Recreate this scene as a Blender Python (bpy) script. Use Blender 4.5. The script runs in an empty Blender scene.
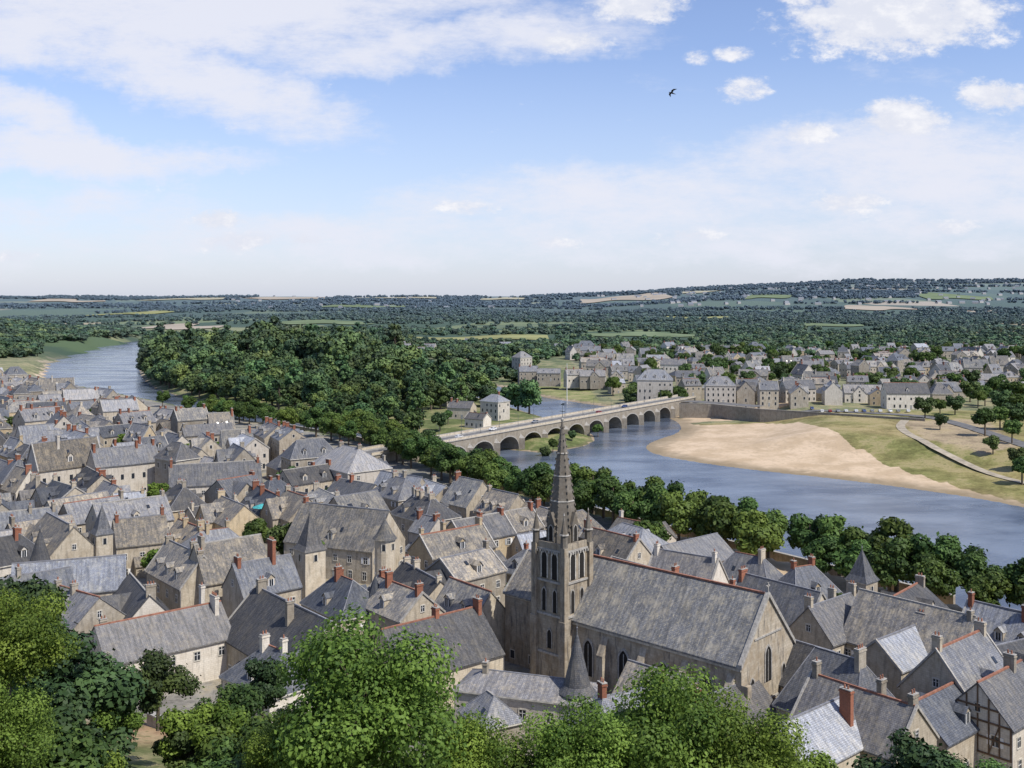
import bpy, math, random, time
import numpy as np
from mathutils import Vector, Matrix
T0=time.time()
random.seed(7)
scene=bpy.context.scene
CAMZ=70.0; F=1024.0; HZ=300.0
def site(px,py,z=7.0):
    """plan position of an image pixel back-projected onto the plane at height z"""
    D=(CAMZ-z)*F/(py-HZ); return ((px-512)/F*D, D)
def link(o,parent=None):
    scene.collection.objects.link(o)
    if parent: o.parent=parent
    return o
def empty(name,loc=(0,0,0),rz=0):
    e=bpy.data.objects.new(name,None); e.location=loc; e.rotation_euler=(0,0,rz); e.empty_display_size=.5
    return link(e)
# ------------------------------------------------------------------ materials
class NT:
    def __init__(s,nt): s.nt=nt; s.nt.nodes.clear()
    def n(s,t,ins=None,**p):
        nd=s.nt.nodes.new(t)
        for k,v in p.items(): setattr(nd,k,v)
        if ins:
            for k,v in ins.items():
                if isinstance(v,bpy.types.NodeSocket): s.nt.links.new(v,nd.inputs[k])
                else: nd.inputs[k].default_value=v
        return nd
    def math(s,op,a,b=0.0,c=None,clamp=False):
        nd=s.nt.nodes.new('ShaderNodeMath'); nd.operation=op; nd.use_clamp=clamp
        for i,v in enumerate([a,b]+([c] if c is not None else [])):
            if isinstance(v,bpy.types.NodeSocket): s.nt.links.new(v,nd.inputs[i])
            else: nd.inputs[i].default_value=v
        return nd.outputs[0]
    def mr(s,v,a,b,c=0.0,d=1.0,smooth=True):
        nd=s.nt.nodes.new('ShaderNodeMapRange'); nd.interpolation_type='SMOOTHSTEP' if smooth else 'LINEAR'
        s.nt.links.new(v,nd.inputs[0])
        for i,x in zip((1,2,3,4),(a,b,c,d)): nd.inputs[i].default_value=x
        return nd.outputs[0]
    def mix(s,f,a,b,mode='MIX'):
        nd=s.nt.nodes.new('ShaderNodeMix'); nd.data_type='RGBA'; nd.blend_type=mode; nd.clamp_factor=True
        for i,v in ((0,f),(6,a),(7,b)):
            if isinstance(v,bpy.types.NodeSocket): s.nt.links.new(v,nd.inputs[i])
            else: nd.inputs[i].default_value=v if i==0 else (*v[:3],1)
        return nd.outputs[2]
    def noise(s,vec,scale,detail=4,rough=.6,dim='3D'):
        nd=s.nt.nodes.new('ShaderNodeTexNoise'); nd.noise_dimensions=dim
        if vec is not None: s.nt.links.new(vec,nd.inputs['Vector'])
        nd.inputs['Scale'].default_value=scale; nd.inputs['Detail'].default_value=detail; nd.inputs['Roughness'].default_value=rough
        return nd.outputs[0]
    def mapping(s,vec,scale=(1,1,1),rot=(0,0,0)):
        nd=s.nt.nodes.new('ShaderNodeMapping'); s.nt.links.new(vec,nd.inputs[0])
        nd.inputs['Scale'].default_value=scale; nd.inputs['Rotation'].default_value=rot
        return nd.outputs[0]
HAZE=(.24,.29,.36)  # distance haze painted into base colours by world Y, no real atmosphere
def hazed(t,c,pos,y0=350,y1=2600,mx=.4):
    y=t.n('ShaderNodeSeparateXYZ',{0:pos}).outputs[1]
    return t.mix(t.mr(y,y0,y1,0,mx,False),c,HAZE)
def material(name):
    m=bpy.data.materials.new(name); m.use_nodes=True; t=NT(m.node_tree)
    out=t.n('ShaderNodeOutputMaterial'); b=t.n('ShaderNodeBsdfPrincipled')
    t.nt.links.new(b.outputs[0],out.inputs[0]); b.inputs['Roughness'].default_value=.85
    b.inputs['Specular IOR Level'].default_value=.25
    return m,t,b,out
def setin(t,b,k,v):
    if isinstance(v,bpy.types.NodeSocket): t.nt.links.new(v,b.inputs[k])
    else: b.inputs[k].default_value=v
def plain(name,col,rough=.8,spec=.25,var=.25,scale=1.5,metal=0):
    m,t,b,o=material(name)
    pos=t.n('ShaderNodeNewGeometry').outputs['Position']
    n=t.noise(pos,scale,4)
    c=t.mix(t.mr(n,.3,.7),tuple(x*(1-var) for x in col),tuple(x*(1+var) for x in col))
    setin(t,b,'Base Color',c); b.inputs['Roughness'].default_value=rough; b.inputs['Specular IOR Level'].default_value=spec
    b.inputs['Metallic'].default_value=metal
    return m
def slate(name,c1,c2,lich,lf):
    m,t,b,o=material(name)
    pos=t.n('ShaderNodeNewGeometry').outputs['Position']; uv=t.n('ShaderNodeUVMap',uv_map='UVMap').outputs[0]
    br=t.n('ShaderNodeTexBrick',{'Vector':uv,'Scale':1.0,'Mortar Size':.018,'Brick Width':.34,'Row Height':.26,'Color1':(*c1,1),'Color2':(*c2,1),'Mortar':(c1[0]*.5,c1[1]*.5,c1[2]*.5,1)})
    n1=t.noise(pos,.42,6,.75); n2=t.noise(t.mapping(uv,(2.2,.25,1)),1.0,3,.6); n3=t.noise(pos,2.6,5,.8)
    rnd=t.n('ShaderNodeObjectInfo').outputs['Random']
    k=t.mr(rnd,0,1,.62,1.42,False)
    c=t.mix(t.math('MULTIPLY',t.mr(n1,.46,.64),lf),br.outputs[0],lich)
    c=t.mix(t.math('MULTIPLY',t.mr(n3,.53,.66),lf),c,(lich[0]*1.3,lich[1]*1.24,lich[2]*1.05))
    c=t.mix(t.math('MULTIPLY',t.mr(n3,.47,.36),.5),c,(c1[0]*.5,c1[1]*.5,c1[2]*.5))
    s=t.math('MULTIPLY',k,t.mr(n2,.25,.75,.66,1.32))
    cc=t.n('ShaderNodeCombineXYZ',{0:s,1:s,2:s}).outputs[0]
    c=t.mix(1.0,c,cc,'MULTIPLY')
    r2=t.math('FRACT',t.math('MULTIPLY',rnd,17.3))
    tint=t.mix(r2,(1.07,1.0,.91),(.95,1.0,1.08)); c=t.mix(1.0,c,tint,'MULTIPLY')
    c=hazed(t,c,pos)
    setin(t,b,'Base Color',c); b.inputs['Roughness'].default_value=.68; b.inputs['Specular IOR Level'].default_value=.3
    bp=t.n('ShaderNodeBump',{'Height':br.outputs[1],'Strength':.5,'Distance':.03}); bp.invert=True
    setin(t,b,'Normal',bp.outputs[0])
    return m
def stone(name,c1,c2,stain=.5,course=.33):
    m,t,b,o=material(name)
    pos=t.n('ShaderNodeNewGeometry').outputs['Position']; uv=t.n('ShaderNodeUVMap',uv_map='UVMap').outputs[0]
    br=t.n('ShaderNodeTexBrick',{'Vector':uv,'Scale':1.0,'Mortar Size':.012,'Brick Width':.6,'Row Height':course,'Color1':(*c1,1),'Color2':(*c2,1),'Mortar':(c2[0]*.6,c2[1]*.6,c2[2]*.6,1)})
    n1=t.noise(pos,.5,5,.65); n2=t.noise(t.mapping(uv,(1.6,.22,1)),1.0,4,.65); n3=t.noise(pos,2.5,4,.7)
    c=t.mix(t.math('MULTIPLY',t.mr(n1,.4,.66),stain),br.outputs[0],(c1[0]*.6,c1[1]*.55,c1[2]*.48))
    c=t.mix(t.math('MULTIPLY',t.mr(n2,.48,.68),stain),c,(.13,.12,.108))
    c=t.mix(t.mr(n3,.3,.7,0,.25),c,(c1[0]*1.15,c1[1]*1.12,c1[2]*1.1))
    rnd=t.n('ShaderNodeObjectInfo').outputs['Random']
    r2=t.math('FRACT',t.math('MULTIPLY',rnd,31.7))
    tint=t.mix(r2,(1.12,1.09,1.04),(.76,.73,.69)); c=t.mix(1.0,c,tint,'MULTIPLY')
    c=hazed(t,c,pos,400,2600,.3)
    setin(t,b,'Base Color',c); b.inputs['Roughness'].default_value=.9
    bp=t.n('ShaderNodeBump',{'Height':n3,'Strength':.4,'Distance':.06}); setin(t,b,'Normal',bp.outputs[0])
    return m
M={}
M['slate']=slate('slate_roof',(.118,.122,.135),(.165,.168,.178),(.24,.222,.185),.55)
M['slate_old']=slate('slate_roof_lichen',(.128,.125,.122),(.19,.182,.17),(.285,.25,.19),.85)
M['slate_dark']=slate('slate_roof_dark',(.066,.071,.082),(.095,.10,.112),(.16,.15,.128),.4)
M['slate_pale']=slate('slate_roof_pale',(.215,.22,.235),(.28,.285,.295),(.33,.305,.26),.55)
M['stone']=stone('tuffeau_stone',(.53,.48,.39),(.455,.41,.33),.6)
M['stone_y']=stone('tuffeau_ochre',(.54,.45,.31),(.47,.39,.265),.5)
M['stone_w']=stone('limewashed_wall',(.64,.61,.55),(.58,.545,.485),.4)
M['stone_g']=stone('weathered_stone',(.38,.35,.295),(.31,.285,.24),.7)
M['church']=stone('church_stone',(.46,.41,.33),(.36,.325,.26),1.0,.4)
M['spire']=stone('spire_stone',(.22,.205,.18),(.16,.148,.13),.8,.5)
M['trim']=plain('stone_trim',(.52,.485,.415))
M['coping']=plain('weathered_coping',(.33,.31,.275),scale=2.5)
M['brick']=stone('chimney_brick',(.34,.145,.09),(.26,.11,.075),.35,.09)
M['tile']=plain('ridge_tile',(.28,.13,.085))
M['white']=plain('white_painted_frame',(.72,.71,.68),.5,var=.08)
M['wood']=plain('painted_shutter',(.30,.30,.29),.6)
M['timber']=plain('oak_timber',(.13,.085,.055))
M['lead']=plain('lead_flashing',(.2,.2,.21),.5)
M['asphalt']=plain('asphalt',(.13,.128,.125),.9,scale=.4)
M['paving']=plain('pale_paving',(.27,.26,.24),.9,scale=.4)
M['path']=plain('gravel_path',(.33,.285,.215),.95,scale=.3)
M['rubber']=plain('tyre_rubber',(.02,.02,.02))
M['metal']=plain('painted_metal',(.12,.13,.13),.5)
M['teal']=plain('turquoise_canvas',(.06,.32,.32),.8)
M['feather']=plain('dark_feathers',(.03,.028,.025),.7)
M['crop_tan']=plain('stubble_field',(.34,.30,.245),1,.0,.12,.004)  # crop field colours muted so the tone carries the distance haze
M['crop_gold']=plain('wheat_field',(.33,.315,.235),1,.0,.12,.004)
M['crop_green']=plain('meadow_field',(.15,.19,.115),1,.0,.2,.01)
M['crop_near']=plain('hay_meadow',(.24,.245,.12),1,.0,.22,.01)
m,t,b,o=material('window_glass'); b.inputs['Base Color'].default_value=(.025,.03,.038,1); b.inputs['Roughness'].default_value=.15; b.inputs['Specular IOR Level'].default_value=.5; M['glass']=m
m,t,b,o=material('painted_dark_interior'); b.inputs['Base Color'].default_value=(.02,.018,.016,1); M['dark']=m  # flat dark sheet painting the unlit interior of pointed windows, no hole cut
def foliage(name,dark,light,hazy=False,trans=0,var=(.7,1.3),hue=.25):
    m,t,b,o=material(name)
    a=t.n('ShaderNodeAttribute',attribute_name='tint').outputs['Fac']
    rnd=t.n('ShaderNodeObjectInfo').outputs['Random']
    g=t.n('ShaderNodeNewGeometry').outputs['Position']
    c=t.mix(a,dark,light)
    k=t.mr(rnd,0,1,var[0],var[1],False); r2=t.math('FRACT',t.math('MULTIPLY',rnd,13.7))
    kk=t.n('ShaderNodeCombineXYZ',{0:t.math('MULTIPLY',k,t.mr(r2,0,1,1-hue,1+hue,False)),1:k,2:t.math('MULTIPLY',k,t.mr(r2,0,1,1+hue,1-hue,False))}).outputs[0]
    c=t.mix(1.0,c,kk,'MULTIPLY')
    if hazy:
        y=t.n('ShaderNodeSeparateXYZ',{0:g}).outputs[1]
        c=t.mix(t.mr(y,500,4600,.0,.88,False),c,(.125,.172,.225))  # blue distance haze painted into the leaf colour, growing with world Y
    setin(t,b,'Base Color',c); b.inputs['Roughness'].default_value=.6; b.inputs['Specular IOR Level'].default_value=.2
    if trans:
        tr=t.n('ShaderNodeBsdfTranslucent'); t.nt.links.new(c,tr.inputs[0])
        mx=t.n('ShaderNodeMixShader',{0:trans}); t.nt.links.new(b.outputs[0],mx.inputs[1]); t.nt.links.new(tr.outputs[0],mx.inputs[2])
        t.nt.links.new(mx.outputs[0],o.inputs[0])
    return m
M['leaf']=foliage('foliage_mid',(.035,.068,.016),(.11,.17,.038),trans=.2,hue=.15)
M['leaf_light']=foliage('foliage_light',(.06,.11,.018),(.22,.315,.055),trans=.35,var=(.88,1.1),hue=.09)
M['leaf_dark']=foliage('foliage_dark',(.028,.05,.016),(.078,.12,.034),hue=.15)
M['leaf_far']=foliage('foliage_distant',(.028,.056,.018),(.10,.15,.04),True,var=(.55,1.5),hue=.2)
M['bark']=plain('bark',(.12,.095,.07),.95,scale=3)

# ------------------------------------------------------------------ mesh builder
class MB:
    def __init__(s): s.v=[]; s.f=[]; s.m=[]; s.mats=[]
    def mi(s,k):
        if k not in s.mats: s.mats.append(k)
        return s.mats.index(k)
    def poly(s,pts,k):
        i=len(s.v); s.v.extend([tuple(p) for p in pts]); s.f.append(list(range(i,i+len(pts)))); s.m.append(s.mi(k))
    def hexa(s,p,k,skip=()):
        i=len(s.v); s.v.extend([tuple(q) for q in p]); mi=s.mi(k)
        for j,f in enumerate(((0,3,2,1),(4,5,6,7),(0,1,5,4),(1,2,6,5),(2,3,7,6),(3,0,4,7))):
            if j in skip: continue
            s.f.append([i+a for a in f]); s.m.append(mi)
    def box(s,x0,x1,y0,y1,z0,z1,k,skip=()):
        s.hexa([(x0,y0,z0),(x1,y0,z0),(x1,y1,z0),(x0,y1,z0),(x0,y0,z1),(x1,y0,z1),(x1,y1,z1),(x0,y1,z1)],k,skip)
    def bx(s,o,t,n,u0,u1,z0,z1,d0,d1,k):
        def P(u,d,z): return (o[0]+t[0]*u+n[0]*d,o[1]+t[1]*u+n[1]*d,o[2]+z)
        s.hexa([P(u0,d0,z0),P(u1,d0,z0),P(u1,d1,z0),P(u0,d1,z0),P(u0,d0,z1),P(u1,d0,z1),P(u1,d1,z1),P(u0,d1,z1)],k)
    def ring(s,a,b,k):
        n=len(a)
        for i in range(n): s.poly([a[i],a[(i+1)%n],b[(i+1)%n],b[i]],k)
    def circ(s,cx,cy,z,r,n,ph=0): return [(cx+r*math.cos(ph+2*math.pi*i/n),cy+r*math.sin(ph+2*math.pi*i/n),z) for i in range(n)]
    def frus(s,cx,cy,z0,z1,r0,r1,n,k,ph=0,cap=True):
        a=s.circ(cx,cy,z0,r0,n,ph)
        if r1<1e-3:
            for i in range(n): s.poly([a[i],a[(i+1)%n],(cx,cy,z1)],k)
        else:
            b=s.circ(cx,cy,z1,r1,n,ph); s.ring(a,b,k)
            if cap: s.poly(b,k)
    def tube(s,p0,p1,r0,r1,n,k):
        p0=Vector(p0);p1=Vector(p1);d=(p1-p0).normalized(); u=d.orthogonal().normalized(); w=d.cross(u)
        a=[p0+(u*math.cos(2*math.pi*i/n)+w*math.sin(2*math.pi*i/n))*r0 for i in range(n)]
        b=[p1+(u*math.cos(2*math.pi*i/n)+w*math.sin(2*math.pi*i/n))*r1 for i in range(n)]
        s.ring(a,b,k); s.poly(b,k); s.poly(a[::-1],k)
    def mesh(s,name):
        me=bpy.data.meshes.new(name); me.from_pydata(s.v,[],s.f)
        for k in s.mats: me.materials.append(M[k])
        me.polygons.foreach_set('material_index',s.m)
        uv=me.uv_layers.new(name='UVMap'); V=np.array(s.v,float)
        lens=np.array([len(f) for f in s.f]); flat=np.concatenate([np.array(f) for f in s.f]); st=np.concatenate([[0],np.cumsum(lens)[:-1]])
        a=V[flat[st]];b=V[flat[st+1]];c=V[flat[st+2]]
        n=np.cross(b-a,c-a); l=np.linalg.norm(n,axis=1)+1e-12; n/=l[:,None]
        flatm=np.abs(n[:,2])>.98
        tt=np.stack([-n[:,1],n[:,0],np.zeros(len(n))],-1); tt[flatm]=(1,0,0); tt/=np.linalg.norm(tt,axis=1)[:,None]+1e-12
        bb=np.cross(n,tt); bb[flatm]=(0,1,0)
        fi=np.repeat(np.arange(len(lens)),lens); P=V[flat]
        out=np.stack([(P*tt[fi]).sum(1),(P*bb[fi]).sum(1)],-1).astype(np.float32)
        uv.data.foreach_set('uv',out.ravel()); me.update()
        return me
    def obj(s,name,loc=(0,0,0),rz=0,parent=None):
        o=bpy.data.objects.new(name,s.mesh(name)); o.location=loc; o.rotation_euler=(0,0,rz); return link(o,parent)

# ------------------------------------------------------------------ river + terrain
NP_=[(420,-120),(260,20),(150,140),(112,198),(45,288),(-14,368),(-56,462),(-135,545),(-262,702),(-400,862),(-478,1030),(-530,1160),(-640,1590),(-650,1900),(-500,2200)]
IP_=[(-470,2160),(-590,1880),(-560,1550),(-390,1070),(-302,843),(-225,717),(-118,575),(-60,520),(0,478),(17,468),(40,500),(42,540),(15,620),(-20,720),(-60,830),(-120,980)]
FP_=[(-95,990),(-40,900),(0,800),(22,735),(50,690),(84,640),(96,600),(92,545),(68,505),(61,475),(72,450),(98,422),(131,398),(165,362),(176,338),(210,290),(320,180),(560,-100)]
def smooth_line(L,k=2):
    for _ in range(k):
        out=[L[0]]
        for a,b in zip(L[:-1],L[1:]):
            out.append((a[0]*.75+b[0]*.25,a[1]*.75+b[1]*.25)); out.append((a[0]*.25+b[0]*.75,a[1]*.25+b[1]*.75))
        out.append(L[-1]); L=out
    return L
NPs=smooth_line(NP_,1); IPs=smooth_line(IP_,1); FPs=smooth_line(FP_,2)
POLY=np.array(NPs+IPs+FPs)
def inpoly(X,Y,P):
    P=np.asarray(P,float); r=np.zeros(X.shape,bool); n=len(P); j=n-1
    for i in range(n):
        xi,yi=P[i];xj,yj=P[j]
        if yi!=yj:
            c=((yi>Y)!=(yj>Y))&(X<(xj-xi)*(Y-yi)/(yj-yi)+xi); r^=c
        j=i
    return r
def dline(X,Y,L):
    d=np.full(X.shape,1e9)
    for a,b in zip(L[:-1],L[1:]):
        dx,dy=b[0]-a[0],b[1]-a[1]; t=np.clip(((X-a[0])*dx+(Y-a[1])*dy)/(dx*dx+dy*dy),0,1)
        d=np.minimum(d,(X-a[0]-t*dx)**2+(Y-a[1]-t*dy)**2)
    return np.sqrt(d)
def ss(x,a,b): 
    t=np.clip((x-a)/(b-a),0,1); return t*t*(3-2*t)
def terr(X,Y,info=False):
    X=np.asarray(X,float);Y=np.asarray(Y,float)
    inside=inpoly(X,Y,POLY); dn=dline(X,Y,NPs); di=dline(X,Y,IPs); df=dline(X,Y,FPs)
    zn=.3+5.9*ss(dn,0,5)+ .8*ss(dn,20,120)
    zi=.2+3.5*ss(di,0,16)+3.5*ss(di,60,200)
    zf=.05+.035*np.minimum(df,45)+6.3*ss(df,42,80)
    lab=np.where((dn<=di)&(dn<=df),0,np.where(di<df,1,2))
    z=np.choose(lab,[zn,zi,zf])
    z=np.where(inside,-2.6*ss(np.minimum(np.minimum(dn,di),df),0,12),z)
    Yp=Y+.25*X; s=np.clip((150-Yp)/150,0,1)
    hill=55*s**1.45; hill=np.where(lab==0,hill,0)*ss(dn,12,60)*(~inside)
    z=z+np.minimum(hill,75)
    z=z+ (~inside)*(lab==0)*52*np.exp(-(((X+900)/190)**2+((Y-1380)/330)**2))
    R=np.hypot(X,Y); q=X/np.maximum(R,1)
    nz=np.sin(X*.0011+1.3)*.5+np.sin(X*.0027+Y*.0009)*.3+np.sin(X*.0061-Y*.0013+2)*.2
    far=ss(Y,3000,7600)*(84+12*nz+125*ss(q,.0,.36)+12*ss(-q,.1,.5))
    far+=ss(Y,1800,3600)*(1-ss(Y,3600,6500))*14*(nz+.3)
    z=z+far
    if info: return z,lab,inside,dn,di,df
    return z
def tz(x,y): return float(terr(np.array([x]),np.array([y]))[0])
def solve(px,py,h):
    z=8.0
    for _ in range(14):
        p=site(px,py,z+h); z=.5*z+.5*max(tz(*p),2)
    return p[0],p[1],z
def axis(lo,hi,step,far_lo,far_hi,g=1.09):
    c=list(np.arange(lo,hi+.01,step)); a=[];s=step;x=hi
    while x<far_hi: s=min(s*g,420); x+=s; a.append(x)
    b=[];s=step;x=lo
    while x>far_lo: s=min(s*g,420); x-=s; b.append(x)
    return np.array(b[::-1]+c+a)
xs=axis(-230,330,3.2,-14000,14000,1.07); ys=axis(90,760,3.2,-60,26000,1.035)
GX,GY=np.meshgrid(xs,ys)
Z,lab,ins,dn,di,df=terr(GX.ravel(),GY.ravel(),True)
X=GX.ravel();Y=GY.ravel()
nx,ny=len(xs),len(ys)
idx=np.arange(nx*ny).reshape(ny,nx)
Q=np.stack([idx[:-1,:-1],idx[:-1,1:],idx[1:,1:],idx[1:,:-1]],-1).reshape(-1,4)
rngn=np.random.default_rng(3)
Zj=Z+np.where((~ins)&(lab==2)&(df>3),rngn.normal(0,.06,Z.shape),0)
def npmesh(name,V,Qd,mats,mi=None,tint=None,smooth=False):
    me=bpy.data.meshes.new(name); nv=len(V); nf=len(Qd)
    me.vertices.add(nv); me.vertices.foreach_set('co',np.asarray(V,np.float32).ravel())
    me.loops.add(nf*4); me.loops.foreach_set('vertex_index',np.asarray(Qd,np.int32).ravel())
    me.polygons.add(nf); me.polygons.foreach_set('loop_start',np.arange(nf,dtype=np.int32)*4)
    try: me.polygons.foreach_set('loop_total',np.full(nf,4,dtype=np.int32))
    except Exception: pass
    for k in mats: me.materials.append(M[k] if isinstance(k,str) else k)
    if mi is not None: me.polygons.foreach_set('material_index',np.asarray(mi,np.int32))
    me.update(calc_edges=True); me.validate()
    if tint is not None:
        a=me.attributes.new('tint','FLOAT','POINT'); a.data.foreach_set('value',np.asarray(tint,np.float32))
    me.polygons.foreach_set('use_smooth',np.full(nf,smooth))
    return me
def S(L,z): return [site(a,b,z) for a,b in L]
sandP=S([(600,500),(640,448),(640,426),(672,420),(700,424),(760,424),(800,430),(835,446),(880,463),(950,483),(1010,498),(1100,520),(1200,700),(700,700)],1.2)
sandP2=S([(515,390),(560,398),(600,404),(585,414),(535,412)],1)
sandP3=S([(672,409),(700,412),(790,407),(800,411),(735,417),(690,418)],3)
dirtP=S([(900,431),(985,428),(1005,448),(1024,458),(985,462),(925,450)],3)
freshP=S([(505,370),(600,381),(615,401),(560,399),(530,390)],6)
sand=(inpoly(X,Y,sandP)|inpoly(X,Y,sandP2)|inpoly(X,Y,sandP3)|ins|((lab==2)&(df<6)))*1.0
col=np.zeros((len(X),4)); col[:,3]=1
col[:]=(.12,.145,.05,1)
dry=(np.sin(X*.05+Y*.021)+np.sin(Y*.06-X*.02+1)+np.sin(X*.13+Y*.1))/6+.5
far2=(lab==2)&(Y<700)
col[far2,:3]=(np.array([.17,.18,.06])[None]*(1-dry[far2,None])+np.array([.32,.25,.12])[None]*dry[far2,None])
col[inpoly(X,Y,dirtP),:3]=(.35,.275,.18)
col[inpoly(X,Y,freshP),:3]=(.22,.235,.08)
town=(lab==0)&(dn>7)&(Y<1000)&(Y+.25*X>132)
col[town,:3]=(.25,.235,.205)
hillm=(lab==0)&(Y+.25*X<=132)
col[hillm,:3]=(.10,.12,.045)
sub=(lab==2)&(Y>575)&(Y<1200)&(X>60); col[sub,:3]=(.18,.19,.10)
bankL=(lab==0)&(Y>880)&(dn<75); col[bankL,:3]=(.20,.20,.085)
dpx,dpy,_=solve(135,733,0); dp=(dpx,dpy)
dd=np.hypot((X-dp[0])/12,(Y-dp[1])/8); k=np.clip(1.4-dd,0,1)[:,None]; col[:,:3]=col[:,:3]*(1-k)+np.array([.33,.22,.13])*k
me=npmesh('ground',np.stack([X,Y,Zj],-1),Q,[],smooth=True)
ca=me.color_attributes.new('Col','FLOAT_COLOR','POINT'); ca.data.foreach_set('color',col.astype(np.float32).ravel())
a=me.attributes.new('sand','FLOAT','POINT'); a.data.foreach_set('value',sand.astype(np.float32))
m,t,b,o=material('ground_soil_grass')
g=t.n('ShaderNodeNewGeometry').outputs['Position']; sp=t.n('ShaderNodeSeparateXYZ',{0:g})
c0=t.n('ShaderNodeAttribute',attribute_name='Col').outputs['Color']; sa=t.n('ShaderNodeAttribute',attribute_name='sand').outputs['Fac']
n1=t.noise(g,.06,6,.7); n2=t.noise(g,.5,5,.7)
k=t.math('MULTIPLY',t.mr(n1,.3,.7,.6,1.4),t.mr(n2,.3,.7,.7,1.3)); kk=t.n('ShaderNodeCombineXYZ',{0:k,1:k,2:k}).outputs[0]
near=t.mix(1.0,c0,kk,'MULTIPLY')
near=t.mix(t.mr(n1,.48,.6,0,.65),near,(.31,.25,.14))
near=t.mix(t.mr(n2,.53,.64,0,.6),near,(.07,.09,.03))
sc=t.mix(t.mr(n1,.38,.62),(.43,.325,.21),(.56,.435,.30)); sc=t.mix(t.mr(n2,.46,.7,0,.6),sc,(.34,.265,.18))
sm=t.mr(t.math('ADD',sa,t.math('MULTIPLY',t.math('SUBTRACT',n1,.5),1.5)),.42,.6)
near=t.mix(sm,near,sc)
z_=sp.outputs[2]; near=t.mix(t.mr(z_,.12,.6,.6,0),near,(.12,.10,.06))
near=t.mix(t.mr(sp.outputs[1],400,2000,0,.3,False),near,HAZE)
vo=t.n('ShaderNodeTexVoronoi',{'Vector':t.mapping(g,(.0030,.0014,0),(0,0,.2)),'Scale':1.0,'Randomness':.9}); vo.voronoi_dimensions='2D'
rr=t.n('ShaderNodeSeparateColor',{0:vo.outputs['Color']})
cr=t.n('ShaderNodeValToRGB',{0:rr.outputs[0]}); e=cr.color_ramp; e.interpolation='CONSTANT'
cols=[(0,(.045,.075,.035)),(.45,(.075,.11,.045)),(.6,(.15,.18,.075)),(.72,(.34,.28,.17)),(.79,(.20,.21,.10)),(.86,(.055,.085,.04)),(.94,(.40,.33,.23))]
e.elements[0].position=0; e.elements[0].color=(*cols[0][1],1); e.elements[1].position=cols[1][0]; e.elements[1].color=(*cols[1][1],1)
for p,c in cols[2:]:
    el=e.elements.new(p); el.color=(*c,1)
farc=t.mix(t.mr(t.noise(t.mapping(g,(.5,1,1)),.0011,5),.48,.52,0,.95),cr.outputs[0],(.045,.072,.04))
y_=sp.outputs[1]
farc=t.mix(t.mr(y_,1000,8000,.05,.68,False),farc,(.165,.215,.275))  # far ground colour shifts to blue with Y, painting in aerial haze
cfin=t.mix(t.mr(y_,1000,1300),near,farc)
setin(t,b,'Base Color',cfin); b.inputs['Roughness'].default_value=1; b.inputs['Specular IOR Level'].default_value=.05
bp=t.n('ShaderNodeBump',{'Height':n2,'Strength':.5,'Distance':.4}); setin(t,b,'Normal',bp.outputs[0])
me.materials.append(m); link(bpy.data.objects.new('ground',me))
FIELDS=[(.062,.150,5200,6300,'crop_tan'),(-.03,.012,6000,6600,'crop_gold'),(-.34,-.27,5900,6500,'crop_gold'),(-.25,-.17,6100,6900,'crop_tan'),(-.15,-.07,6400,6900,'crop_gold'),(-.46,-.39,5700,6200,'crop_tan'),
 (-.11,.035,1600,1830,'crop_near'),(.07,.17,1720,1960,'crop_green'),(-.35,-.275,2150,2550,'crop_tan'),(-.22,-.14,2450,2750,'crop_green'),(.27,.34,2350,2600,'crop_green'),(.15,.21,3000,3300,'crop_near'),
 (.32,.38,3800,4150,'crop_tan'),(.22,.27,4800,5200,'crop_green'),(.39,.46,4700,5200,'crop_green'),(.16,.20,5700,6100,'crop_gold'),(-.18,-.10,4500,4900,'crop_green'),(-.40,-.33,3700,4100,'crop_near')]
for (q0,q1,Y0,Y1,k_) in FIELDS:
    rf=random.Random(int(q0*1000)+Y0); sk_=rf.uniform(-.12,.12); mbf=MB(); nu,nv=14,9
    u_=np.linspace(0,1,nu); v2=np.linspace(0,1,nv); U,V=np.meshgrid(u_,v2)
    Yf=Y0+(Y1-Y0)*(V*(.72+.28*np.sin(U*4+Y0))+sk_*(U-.5)+.12*np.sin(U*9+Y1)); Xf=(q0+(q1-q0)*U)*(Y0+Y1)/2+ (V-.5)*sk_*900
    Zf=terr(Xf.ravel(),Yf.ravel()).reshape(Xf.shape)+np.clip(Yf/1400,.8,4)
    for i in range(nv-1):
        for j in range(nu-1): mbf.poly([(Xf[a_,b_],Yf[a_,b_],Zf[a_,b_]) for a_,b_ in ((i,j),(i,j+1),(i+1,j+1),(i+1,j))],k_)
    mbf.obj('crop_field')
def infield(P):
    r=np.zeros(len(P),bool)
    for (q0,q1,Y0,Y1,k_) in FIELDS:
        ym=(Y0+Y1)/2; clear=.88 if Y0<3000 else .95; q=P[:,0]/np.where(P[:,1]<Y0,P[:,1]*ym/np.maximum(Y0,1),ym); r|=(q>q0)&(q<q1)&(P[:,1]>Y0*clear)&(P[:,1]<Y1*.98)
    return r
m,t,b,o=material('river_water')
g=t.n('ShaderNodeNewGeometry').outputs['Position']
n1=t.noise(t.mapping(g,(1,1,1),(0,0,.8)),.9,4,.6); n2=t.noise(t.mapping(g,(.018,.05,1),(0,0,-.85)),1,3); n3=t.noise(t.mapping(g,(1,1.8,1),(0,0,-.8)),.02,5,.65)
setin(t,b,'Base Color',t.mix(t.mr(n3,.4,.62),(.055,.07,.10),(.12,.145,.185)))
setin(t,b,'Roughness',t.mr(n2,.35,.65,.10,.3)); b.inputs['IOR'].default_value=1.33; b.inputs['Specular IOR Level'].default_value=.6
bp=t.n('ShaderNodeBump',{'Height':n1,'Strength':.6,'Distance':.14}); setin(t,b,'Normal',bp.outputs[0]); M['water']=m
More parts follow.
